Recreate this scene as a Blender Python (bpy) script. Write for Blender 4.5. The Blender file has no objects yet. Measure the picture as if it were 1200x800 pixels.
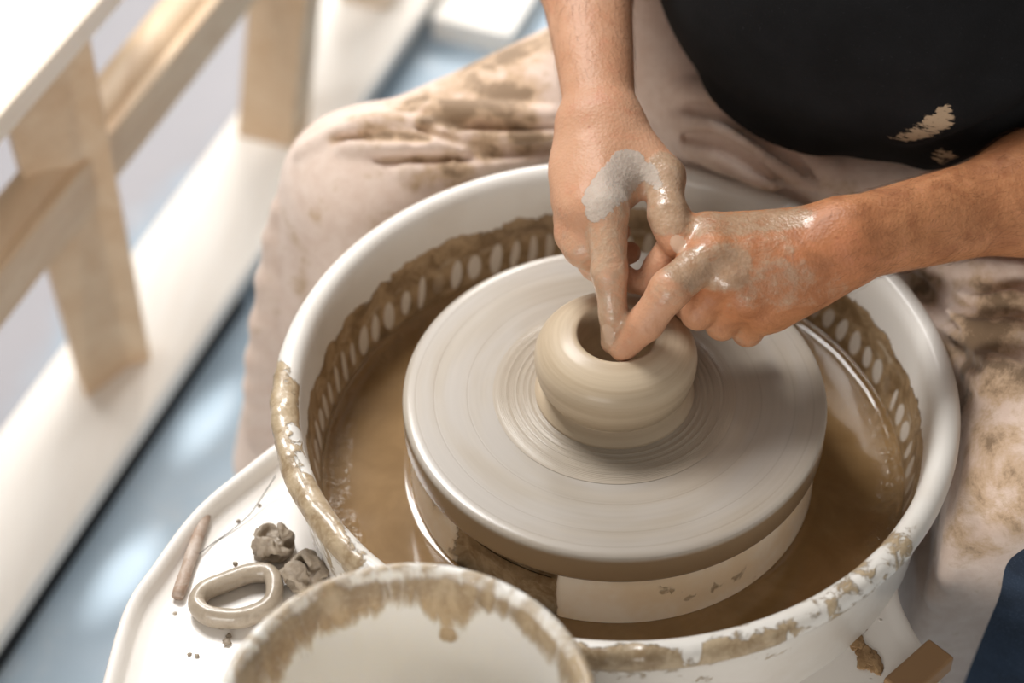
import bpy, bmesh, math, random
import numpy as np
from mathutils import Vector, Matrix, noise as mnoise
random.seed(4)
RNG = np.random.default_rng(7)
SC = bpy.context.scene
COL = SC.collection

# ------------------------------------------------------------------ camera
FPX = 2376.43
CAM = np.array([0.0, -0.98737, 1.563523])
CD = np.array([-0.05140398, 0.70268468, -0.70964207])
CR = np.array([0.99774489, 0.06684395, -0.00608454])
CU = np.array([-0.04315977, 0.70835452, 0.70453609])
cam_d = bpy.data.cameras.new('camera')
cam_o = bpy.data.objects.new('camera', cam_d)
COL.objects.link(cam_o)
M = Matrix(((CR[0], CU[0], -CD[0], CAM[0]), (CR[1], CU[1], -CD[1], CAM[1]), (CR[2], CU[2], -CD[2], CAM[2]), (0, 0, 0, 1)))
cam_o.matrix_world = M
cam_d.sensor_width = 36.0
cam_d.lens = FPX / 1200.0 * 36.0
cam_d.clip_start = 0.05
cam_d.dof.use_dof = True
cam_d.dof.focus_distance = 1.37
cam_d.dof.aperture_fstop = 2.9
SC.camera = cam_o
T0 = 1.38125


def ray(x, y):
    return CD + CR * (x - 600) / FPX - CU * (y - 400) / FPX


def at(x, y, z):                      # photo pixel -> point on the horizontal plane at height z
    v = ray(x, y)
    return CAM + v * (z - CAM[2]) / v[2]


def J(x, y, s=0.0):                   # photo pixel -> point at depth T0 + s along the view
    return CAM + ray(x, y) * (T0 + s)


# ------------------------------------------------------------------ tags
def tag(o, label, cat, group=None, kind=None):
    o['label'] = label
    o['category'] = cat
    if group:
        o['group'] = group
    if kind:
        o['kind'] = kind
    return o


def empty(name, loc=(0, 0, 0)):
    o = bpy.data.objects.new(name, None)
    COL.objects.link(o)
    o.location = loc
    o.empty_display_size = 0.05
    return o


def link(name, me, mat=None, parent=None, smooth=True):
    o = bpy.data.objects.new(name, me)
    COL.objects.link(o)
    if mat:
        me.materials.append(mat)
    if smooth:
        me.polygons.foreach_set('use_smooth', [True] * len(me.polygons))
    if parent:
        o.parent = parent
        if parent.type == 'EMPTY' or True:
            o.matrix_parent_inverse = Matrix.Translation(-Vector(parent.location))
    return o


def mesh_from(name, V, F):
    me = bpy.data.meshes.new(name)
    me.from_pydata([tuple(v) for v in V], [], [tuple(f) for f in F])
    me.update()
    return me


def attr(me, name, vals):
    a = me.attributes.new(name, 'FLOAT', 'POINT')
    a.data.foreach_set('value', np.asarray(vals, dtype=np.float32))


def verts_np(me):
    a = np.empty(len(me.vertices) * 3, dtype=np.float32)
    me.vertices.foreach_get('co', a)
    return a.reshape(-1, 3)


def sstep(a, b, x):
    t = np.clip((x - a) / (b - a), 0, 1)
    return t * t * (3 - 2 * t)


# ------------------------------------------------------------------ materials
def lin(r, g, b):
    f = lambda c: ((c / 255 + 0.055) / 1.055) ** 2.4 if c > 10 else c / 255 / 12.92
    return (f(r), f(g), f(b), 1)


class N:
    """small node-tree helper"""

    def __init__(self, name):
        self.m = bpy.data.materials.new(name)
        self.m.use_nodes = True
        self.t = self.m.node_tree
        self.b = self.t.nodes['Principled BSDF']
        self.tc = self.t.nodes.new('ShaderNodeTexCoord')

    def n(self, typ, **kw):
        nd = self.t.nodes.new(typ)
        for k, v in kw.items():
            setattr(nd, k, v)
        return nd

    def l(self, a, b):
        self.t.links.new(a, b)

    def put(self, sock, v):
        if isinstance(v, bpy.types.NodeSocket):
            self.l(v, sock)
        else:
            sock.default_value = v

    def noise(self, scale, detail=4, rough=0.55, vec=None, dist=0.0, kind='Fac'):
        nd = self.n('ShaderNodeTexNoise')
        nd.inputs['Scale'].default_value = scale
        nd.inputs['Detail'].default_value = detail
        nd.inputs['Roughness'].default_value = rough
        nd.inputs['Distortion'].default_value = dist
        self.l(vec if vec else self.tc.outputs['Object'], nd.inputs['Vector'])
        return nd.outputs[0] if kind == 'Fac' else nd.outputs[1]

    def voro(self, scale, feature='F1', vec=None):
        nd = self.n('ShaderNodeTexVoronoi', feature=feature)
        nd.inputs['Scale'].default_value = scale
        self.l(vec if vec else self.tc.outputs['Object'], nd.inputs['Vector'])
        return nd.outputs['Distance']

    def math(self, op, a, b=0.0, c=0.0, clamp=False):
        nd = self.n('ShaderNodeMath', operation=op, use_clamp=clamp)
        for i, v in enumerate((a, b, c)):
            self.put(nd.inputs[i], v)
        return nd.outputs[0]

    def step(self, x, a, b):
        nd = self.n('ShaderNodeMapRange', interpolation_type='SMOOTHSTEP')
        self.put(nd.inputs[0], x)
        nd.inputs[1].default_value = a
        nd.inputs[2].default_value = b
        return nd.outputs[0]

    def mix(self, f, a, b, blend='MIX'):
        nd = self.n('ShaderNodeMix', data_type='RGBA', blend_type=blend)
        self.put(nd.inputs[0], f)
        self.put(nd.inputs[6], a)
        self.put(nd.inputs[7], b)
        return nd.outputs[2]

    def mixf(self, f, a, b):
        nd = self.n('ShaderNodeMix', data_type='FLOAT')
        self.put(nd.inputs[0], f)
        self.put(nd.inputs[2], a)
        self.put(nd.inputs[3], b)
        return nd.outputs[0]

    def attr(self, name):
        return self.n('ShaderNodeAttribute', attribute_name=name).outputs['Fac']

    def mapping(self, scale=(1, 1, 1), rot=(0, 0, 0), vec=None):
        nd = self.n('ShaderNodeMapping')
        nd.inputs['Scale'].default_value = scale
        nd.inputs['Rotation'].default_value = rot
        self.l(vec if vec else self.tc.outputs['Object'], nd.inputs['Vector'])
        return nd.outputs[0]

    def bump(self, h, strength=0.3, dist=0.002, prev=None):
        nd = self.n('ShaderNodeBump')
        nd.inputs['Strength'].default_value = strength
        nd.inputs['Distance'].default_value = dist
        self.l(h, nd.inputs['Height'])
        if prev:
            self.l(prev, nd.inputs['Normal'])
        return nd.outputs[0]

    def sep(self, vec=None):
        nd = self.n('ShaderNodeSeparateXYZ')
        self.l(vec if vec else self.tc.outputs['Object'], nd.inputs[0])
        return nd.outputs

    def comb(self, x, y, z):
        nd = self.n('ShaderNodeCombineXYZ')
        for i, v in enumerate((x, y, z)):
            self.put(nd.inputs[i], v)
        return nd.outputs[0]

    def polar(self):
        x, y, z = self.sep()
        r = self.math('SQRT', self.math('ADD', self.math('MULTIPLY', x, x), self.math('MULTIPLY', y, y)))
        th = self.math('ARCTAN2', y, x)
        return r, th, z

    def out(self, color=None, rough=None, normal=None, **kw):
        if color is not None:
            self.put(self.b.inputs['Base Color'], color)
        if rough is not None:
            self.put(self.b.inputs['Roughness'], rough)
        if normal is not None:
            self.l(normal, self.b.inputs['Normal'])
        for k, v in kw.items():
            self.put(self.b.inputs[k], v)
        return self.m


def mat_wet_clay(name, c1, c2, rough=0.3, ring=240.0, bumpy=0.12, coat=0.35):
    """spun clay: everything runs in rings round the axis"""
    k = N(name)
    r, th, z = k.polar()
    v = k.comb(k.math('MULTIPLY', r, ring), k.math('MULTIPLY', z, ring), k.math('MULTIPLY', k.math('SINE', th), 0.5))
    a = k.noise(1.0, 5, 0.6, v)
    b = k.noise(9.0, 2, 0.5)
    c = k.mix(k.step(a, 0.3, 0.7), c1, c2)
    c = k.mix(k.math('MULTIPLY', b, 0.25), c, lin(150, 138, 124))
    nrm = k.bump(a, bumpy, 0.0012)
    return k.out(c, rough, nrm, **{'Coat Weight': coat, 'Coat Roughness': 0.16, 'IOR': 1.38})


def mat_head():
    k = N('slip_covered_metal')
    r, th, z = k.polar()
    v = k.comb(k.math('MULTIPLY', r, 150.0), k.math('MULTIPLY', z, 60.0), k.math('MULTIPLY', k.math('SINE', th), 0.6))
    a = k.noise(1.0, 5, 0.62, v)
    v2 = k.comb(k.math('MULTIPLY', r, 40.0), k.math('COSINE', th), k.math('SINE', th))
    b = k.noise(1.2, 3, 0.5, v2)
    c = k.mix(k.step(a, 0.32, 0.72), lin(174, 162, 147), lin(183, 172, 157))
    c = k.mix(k.math('MULTIPLY', k.step(b, 0.35, 0.7), 0.55), c, lin(184, 178, 172))
    # browner, darker sides
    side = k.step(z, -0.006, -0.002)
    c = k.mix(side, lin(143, 122, 96), c)
    # thin scored rings
    def ring(r0, w):
        return k.math('SUBTRACT', 1.0, k.step(k.math('ABSOLUTE', k.math('SUBTRACT', r, r0)), 0.0, w))
    rg = k.math('ADD', ring(0.1275, 0.0009), k.math('ADD', ring(0.104, 0.0008), ring(0.1405, 0.0012)), clamp=True)
    c = k.mix(k.math('MULTIPLY', rg, 0.22), c, lin(140, 124, 106))
    h = k.math('ADD', k.math('MULTIPLY', a, 0.12), k.math('MULTIPLY', rg, -0.8))
    nrm = k.bump(h, 0.12, 0.0009)
    ro = k.mixf(k.step(b, 0.3, 0.7), 0.30, 0.46)
    return k.out(c, ro, nrm, **{'Coat Weight': 0.5, 'Coat Roughness': 0.16, 'IOR': 1.45})


def mat_plastic(name='white_plastic', pan=False, base=(232, 228, 221), specks=0.5, tint=(208, 196, 180), streak=1.0, sss=0.0):
    """off-white plastic; the 'mud' attribute says where slip has dried on"""
    k = N(name)
    mud = k.attr('mud')
    sv = k.mapping((1, 1, streak)) if streak != 1.0 else None
    n1 = k.noise(55, 6, 0.65, sv, dist=0.6)
    n2 = k.noise(14, 4, 0.6, sv)
    n3 = k.noise(260, 3, 0.6)
    m = k.math('ADD', k.math('MULTIPLY', mud, 1.1), k.math('MULTIPLY', k.math('SUBTRACT', n1, 0.5), 1.5))
    m = k.math('ADD', m, k.math('MULTIPLY', k.math('SUBTRACT', n2, 0.5), 0.9))
    m = k.step(m, 0.46, 0.58 if streak == 1.0 else 0.84)
    # little dried splashes everywhere
    sp = k.math('SUBTRACT', 1.0, k.step(k.voro(75), 0.02, 0.16))
    gate = k.step(k.noise(30, 3, 0.6), 1.0 - specks * 0.85, 1.06 - specks * 0.85)
    sp = k.math('MULTIPLY', sp, gate)
    mudc = k.mix(k.step(n1, 0.35, 0.7), lin(148, 124, 92), lin(192, 172, 142))
    mudc = k.mix(k.math('MULTIPLY', k.step(n3, 0.45, 0.75), 0.45), mudc, lin(206, 188, 160))
    basec = k.mix(k.math('MULTIPLY', k.step(n2, 0.45, 0.75), 0.35), lin(*base), lin(*tint))
    if pan:
        r, th, z = k.polar()
        # regular pale slots left in the splashed band just over the waterline
        wob = k.math('MULTIPLY', k.noise(9, 2, 0.5), 2.2)
        u = k.math('ADD', k.math('MULTIPLY', th, 86 / (2 * math.pi)), wob)
        cell = k.math('FLOOR', u)
        fr = k.math('SUBTRACT', k.math('FRACT', u), 0.5)
        wn = k.n('ShaderNodeTexWhiteNoise', noise_dimensions='1D')
        k.l(cell, wn.inputs['W'])
        rnd = wn.outputs['Value']
        wn2 = k.n('ShaderNodeTexWhiteNoise', noise_dimensions='1D')
        k.l(k.math('ADD', cell, 31.7), wn2.inputs['W'])
        wid = k.math('ADD', 0.19, k.math('MULTIPLY', rnd, 0.24))
        hi = k.math('ADD', 0.009, k.math('MULTIPLY', wn2.outputs['Value'], 0.006))
        e1 = k.math('DIVIDE', k.math('ADD', fr, k.math('MULTIPLY', k.math('SUBTRACT', z, 0.465), 8.0)), wid)
        e2 = k.math('DIVIDE', k.math('SUBTRACT', z, 0.4655), hi)
        e = k.math('ADD', k.math('MULTIPLY', e1, e1), k.math('MULTIPLY', e2, e2))
        inner = k.math('MULTIPLY', k.step(r, 0.18, 0.19), k.math('SUBTRACT', 1.0, k.step(r, 0.2225, 0.2255)))
        slot = k.math('MULTIPLY', k.math('SUBTRACT', 1.0, k.step(e, 0.62, 1.12)), inner)
        slot = k.math('MULTIPLY', k.math('MULTIPLY', slot, k.step(wn2.outputs['Value'], 0.0, 0.16)), 0.95)
        # pale smeared band higher up
        v = k.comb(k.math('MULTIPLY', th, 5.0), k.math('MULTIPLY', z, 70.0), 0.0)
        sm = k.math('MULTIPLY', k.step(k.noise(1.3, 4, 0.6, v), 0.55, 0.68), inner)
        bnd = k.math('SUBTRACT', 1.0, k.step(k.math('ABSOLUTE', k.math('SUBTRACT', z, 0.483)), 0.002, 0.010))
        sm = k.math('MULTIPLY', k.math('MULTIPLY', sm, bnd), 0.9)
        inm = k.math('MULTIPLY', inner, m)
        mudc = k.mix(inm, mudc, k.mix(k.step(n1, 0.34, 0.66), lin(122, 97, 66), lin(178, 152, 118)))
        basec = k.mix(k.step(r, 0.150, 0.160), k.mix(k.step(n2, 0.4, 0.65), lin(246, 238, 224), lin(236, 218, 190)), basec)  # clay-tinted hub, its base colour also lightened in place of bounced light
        mudc = k.mix(sm, mudc, lin(196, 180, 158))
        mudc = k.mix(slot, mudc, lin(224, 216, 205))
    f = k.math('MAXIMUM', m, sp)
    c = k.mix(f, basec, mudc)
    ro = k.mixf(f, 0.28, 0.34)
    nrm = k.bump(k.math('ADD', f, k.math('MULTIPLY', k.math('MULTIPLY', n1, f), 1.4)), 0.55, 0.0022)
    ex = {'Subsurface Weight': sss, 'Subsurface Radius': (1.0, 0.9, 0.75), 'Subsurface Scale': 0.012} if sss else {}
    return k.out(c, ro, nrm, **{'Coat Weight': k.math('MULTIPLY', m, 0.5), 'Coat Roughness': 0.1}, **ex)


def mat_slip():
    k = N('clay_slip')
    r, th, z = k.polar()
    a = k.noise(20, 5, 0.6, dist=0.3)
    b = k.noise(90, 3, 0.6, dist=1.5)
    c = k.mix(k.step(a, 0.3, 0.75), lin(132, 103, 66), lin(150, 120, 82))
    edge = k.math('MULTIPLY', k.step(r, 0.188, 0.203), k.step(a, 0.42, 0.55))
    h = k.math('MULTIPLY', k.step(b, 0.42, 0.62), edge)
    nrm = k.bump(h, 0.5, 0.0025)
    return k.out(c, 0.16, nrm, **{'Coat Weight': 0.8, 'Coat Roughness': 0.03, 'IOR': 1.36})


def mat_wood(name, c1, c2, c3, scale=1.0, ang=0.0, rough=0.55):
    k = N(name)
    v = k.mapping((9 * scale, 0.9 * scale, 9 * scale), (0, 0, ang))
    a = k.noise(3.0, 6, 0.6, v, dist=0.8)
    w = k.noise(16.0, 3, 0.6, v)
    c = k.mix(k.step(a, 0.3, 0.72), c1, c2)
    c = k.mix(k.math('MULTIPLY', k.step(w, 0.5, 0.8), 0.5), c, c3)
    kn = k.math('SUBTRACT', 1.0, k.step(k.voro(7), 0.03, 0.12))
    c = k.mix(k.math('MULTIPLY', kn, 0.45), c, lin(150, 112, 84))
    return k.out(c, rough, k.bump(w, 0.1, 0.002))


def mat_floor():
    k = N('worn_blue_floor_paint')
    a = k.noise(2.3, 5, 0.6)
    b = k.noise(11, 5, 0.65, dist=1.2)
    x, y, z = k.sep()
    c = k.mix(k.step(a, 0.3, 0.7), lin(146, 166, 182), lin(176, 194, 209))
    c = k.mix(k.math('MULTIPLY', k.step(b, 0.48, 0.75), 0.55), c, lin(196, 204, 210))
    # lavender-grey under the bench
    grey_zone = k.step(k.math('ADD', k.math('ADD', k.math('MULTIPLY', x, -0.958), k.math('MULTIPLY', y, 0.287)),
                         k.math('MULTIPLY', k.math('SUBTRACT', a, 0.5), 0.5)), 0.66, 0.76)
    c = k.mix(k.math('MULTIPLY', grey_zone, 0.9), c, lin(160, 155, 158))
    return k.out(c, 0.5, k.bump(b, 0.12, 0.003))


def mat_cloth_apron():
    k = N('suede_apron_cloth')
    st = k.attr('mud')
    cr = k.attr('crease')
    n1 = k.noise(17, 7, 0.7, dist=0.5)
    n2 = k.noise(70, 4, 0.65)
    n3 = k.noise(900, 2, 0.6)
    m = k.math('ADD', st, k.math('MULTIPLY', k.math('SUBTRACT', n1, 0.5), 2.3))
    m = k.math('ADD', m, k.math('MULTIPLY', k.math('SUBTRACT', n2, 0.5), 1.2))
    f1 = k.step(m, 0.25, 0.75)
    f2 = k.step(m, 0.66, 1.0)
    base = k.mix(k.step(n2, 0.3, 0.7), lin(218, 194, 178), lin(229, 209, 195))
    c = k.mix(k.math('MULTIPLY', f1, 0.8), base, lin(186, 154, 118))
    c = k.mix(k.math('MULTIPLY', f2, 0.85), c, lin(128, 104, 78))
    h = k.math('ADD', k.math('MULTIPLY', n3, 0.5), k.math('MULTIPLY', n2, 0.9))
    nrm = k.bump(h, 0.5, 0.0022)
    return k.out(c, 0.85, nrm, **{'Sheen Weight': 0.25, 'Sheen Roughness': 0.5})


def mat_shirt():
    k = N('black_cotton')
    n1 = k.noise(14, 3, 0.6)
    n2 = k.noise(420, 2, 0.6)
    m = k.attr('mud')
    n3 = k.noise(60, 5, 0.75, k.mapping((0.8, 2.0, 3.2), (0, 0.3, 0)))
    f = k.step(k.math('ADD', m, k.math('MULTIPLY', k.math('SUBTRACT', n3, 0.5), 2.2)), 0.80, 0.90)
    c = k.mix(k.step(n1, 0.3, 0.7), lin(20, 20, 21), lin(27, 27, 29))
    c = k.mix(k.math('MULTIPLY', k.step(n2, 0.62, 0.8), 0.25), c, lin(60, 60, 64))
    c = k.mix(f, c, lin(178, 156, 130))
    return k.out(c, 0.9, k.bump(k.math('ADD', n2, f), 0.25, 0.0012), **{'Specular IOR Level': 0.2})


def mat_jeans():
    k = N('denim')
    n1 = k.noise(20, 4, 0.6)
    n2 = k.noise(600, 2, 0.7)
    c = k.mix(k.step(n1, 0.3, 0.7), lin(34, 46, 64), lin(52, 68, 90))
    c = k.mix(k.math('MULTIPLY', k.step(n2, 0.5, 0.8), 0.35), c, lin(110, 126, 148))
    return k.out(c, 0.85, k.bump(n2, 0.3, 0.001))


def mat_skin():
    k = N('skin')
    clay = k.attr('clay')
    dry = k.attr('dry')
    nail = k.attr('nail')
    red = k.attr('red')
    arm_shade = k.attr('tan')
    n1 = k.noise(45, 5, 0.65, dist=0.7)
    n2 = k.noise(160, 5, 0.65)
    n3 = k.noise(700, 2, 0.6)
    n4 = k.noise(22, 3, 0.5)
    c = k.mix(k.step(n4, 0.3, 0.72), lin(200, 152, 120), lin(214, 168, 137))
    c = k.mix(k.math('MULTIPLY', arm_shade, 0.9), c, k.mix(k.step(n1, 0.3, 0.68), lin(160, 96, 54), lin(200, 136, 88)))  # left arm's shade painted in as a darker, more orange skin
    c = k.mix(k.math('MULTIPLY', k.math('MULTIPLY', red, k.step(n1, 0.3, 0.7)), 0.5), c, lin(176, 98, 60))
    c = k.mix(k.math('MULTIPLY', k.step(n1, 0.52, 0.72), 0.4), c, lin(196, 128, 98))
    fre = k.math('SUBTRACT', 1.0, k.step(k.voro(120), 0.04, 0.20))
    fre = k.math('MULTIPLY', fre, k.step(n1, 0.52, 0.62))
    c = k.mix(k.math('MULTIPLY', fre, 0.5), c, lin(150, 84, 54))
    # slip smeared over the skin
    m = k.math('ADD', clay, k.math('MULTIPLY', k.math('SUBTRACT', n1, 0.5), 1.1))
    m = k.math('ADD', m, k.math('MULTIPLY', k.math('SUBTRACT', n2, 0.5), 0.7))
    f = k.math('MULTIPLY', k.step(m, 0.34, 0.80), 0.68)
    wetc = k.mix(k.step(n2, 0.3, 0.7), lin(160, 138, 112), lin(186, 166, 142))
    c = k.mix(f, c, wetc)
    md = k.math('ADD', dry, k.math('MULTIPLY', k.math('SUBTRACT', n2, 0.5), 0.75))
    fd = k.step(md, 0.44, 0.54)
    c = k.mix(k.math('MULTIPLY', fd, 0.92), c, k.mix(n2, lin(176, 160, 146), lin(205, 192, 180)))
    fn = k.step(nail, 0.45, 0.55)
    c = k.mix(k.math('MULTIPLY', fn, 0.75), c, lin(206, 176, 152))
    wet = k.math('MULTIPLY', f, k.math('SUBTRACT', 1.0, fd))
    ro = k.mixf(wet, 0.52, 0.22)
    ro = k.mixf(fd, ro, 0.8)
    ro = k.mixf(fn, ro, 0.25)
    vc = k.voro(420)
    h = k.math('ADD', k.math('MULTIPLY', n2, 0.9), k.math('MULTIPLY', vc, 0.55))
    h = k.math('ADD', h, k.math('MULTIPLY', fd, 1.3))
    h = k.math('ADD', h, k.math('MULTIPLY', f, 0.9))
    h = k.math('MULTIPLY', h, k.math('SUBTRACT', 1.0, fn))
    nrm = k.bump(h, 0.34, 0.0014)
    nrm = k.bump(n3, 0.12, 0.0006, nrm)
    return k.out(c, ro, nrm, **{'Subsurface Weight': 0.07, 'Subsurface Radius': (1.0, 0.35, 0.18), 'Subsurface Scale': 0.004,
                                'Coat Weight': k.math('MULTIPLY', wet, 0.7), 'Coat Roughness': 0.08})


def mat_scrap(name, c1, c2, rough=0.5, coat=0.1):
    k = N(name)
    n1 = k.noise(60, 5, 0.65, dist=0.8)
    n2 = k.noise(330, 4, 0.6)
    c = k.mix(k.step(n1, 0.3, 0.7), c1, c2)
    return k.out(c, rough, k.bump(k.math('ADD', n1, k.math('MULTIPLY', n2, 0.4)), 0.45, 0.002), **{'Coat Weight': coat, 'Coat Roughness': 0.15})


def mat_plain(name, c, rough=0.5, **kw):
    k = N(name)
    n = k.noise(40, 4, 0.6)
    cc = k.mix(k.math('MULTIPLY', n, 0.35), c, (c[0] * 0.7, c[1] * 0.7, c[2] * 0.7, 1))
    return k.out(cc, rough, k.bump(n, 0.08, 0.001), **kw)


# ------------------------------------------------------------------ lathe
def lathe(prof, seg=192, center=(0, 0), close=False):
    prof = np.asarray(prof, float)
    n = len(prof)
    th = np.linspace(0, 2 * math.pi, seg, endpoint=False)
    V = np.zeros((n, seg, 3))
    V[:, :, 0] = prof[:, 0:1] * np.cos(th) + center[0]
    V[:, :, 1] = prof[:, 0:1] * np.sin(th) + center[1]
    V[:, :, 2] = prof[:, 1:2]
    F = []
    for i in range(n if close else n - 1):
        i2 = (i + 1) % n
        for j in range(seg):
            j2 = (j + 1) % seg
            F.append((i * seg + j, i * seg + j2, i2 * seg + j2, i2 * seg + j))
    return V.reshape(-1, 3), F


def catmull(pts, n=8, closed=False):
    P = np.asarray(pts, float)
    out = []
    m = len(P)
    rng = range(m) if closed else range(m - 1)
    for i in rng:
        if closed:
            p0, p1, p2, p3 = P[(i - 1) % m], P[i], P[(i + 1) % m], P[(i + 2) % m]
        else:
            p0, p1, p2, p3 = P[max(i - 1, 0)], P[i], P[i + 1], P[min(i + 2, m - 1)]
        for t in np.linspace(0, 1, n, endpoint=False):
            out.append(0.5 * ((2 * p1) + (-p0 + p2) * t + (2 * p0 - 5 * p1 + 4 * p2 - p3) * t * t + (-p0 + 3 * p1 - 3 * p2 + p3) * t ** 3))
    if not closed:
        out.append(P[-1])
    return np.array(out)


def tube(path, radii, seg=12, closed=False, cap=True, flat=None, jitter=0.0):
    """swept tube; flat=(a,b) squeezes the section (a across, b up)"""
    P = np.asarray(path, float)
    n = len(P)
    R = np.broadcast_to(np.asarray(radii, float), (n,))
    V, F = [], []
    up = np.array([0, 0, 1.0])
    for i in range(n):
        if closed:
            t = P[(i + 1) % n] - P[i - 1]
        else:
            t = P[min(i + 1, n - 1)] - P[max(i - 1, 0)]
        t = t / np.linalg.norm(t)
        ref = up if abs(t[2]) < 0.9 else np.array([1.0, 0, 0])
        s = np.cross(t, ref)
        s /= np.linalg.norm(s)
        b = np.cross(s, t)
        for j in range(seg):
            a = 2 * math.pi * j / seg
            fa, fb = flat if flat else (1, 1)
            rr = R[i] * (1 + jitter * (mnoise.noise(Vector(P[i] * 90 + np.array([j, 0, 0]))) if jitter else 0))
            V.append(P[i] + s * math.cos(a) * rr * fa + b * math.sin(a) * rr * fb)
    for i in range(n if closed else n - 1):
        i2 = (i + 1) % n
        for j in range(seg):
            j2 = (j + 1) % seg
            F.append((i * seg + j, i * seg + j2, i2 * seg + j2, i2 * seg + j))
    if cap and not closed:
        F.append(tuple(range(seg))[::-1])
        F.append(tuple(range((n - 1) * seg, n * seg)))
    return V, F


def bevel_box(a, b, origin, axes, bev=0.004, seg=2):
    """box from corner a to corner b in the local frame (axes columns) with rounded edges -> mesh"""
    bm = bmesh.new()
    bmesh.ops.create_cube(bm, size=1.0)
    a = np.asarray(a, float)
    b = np.asarray(b, float)
    for v in bm.verts:
        l = a + (np.array(v.co) + 0.5) * (b - a)
        v.co = Vector(origin + axes @ l)
    bmesh.ops.recalc_face_normals(bm, faces=bm.faces)
    bmesh.ops.bevel(bm, geom=list(bm.edges), offset=bev, segments=seg, affect='EDGES', profile=0.5)
    me = bpy.data.meshes.new('box')
    bm.to_mesh(me)
    bm.free()
    return me


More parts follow.
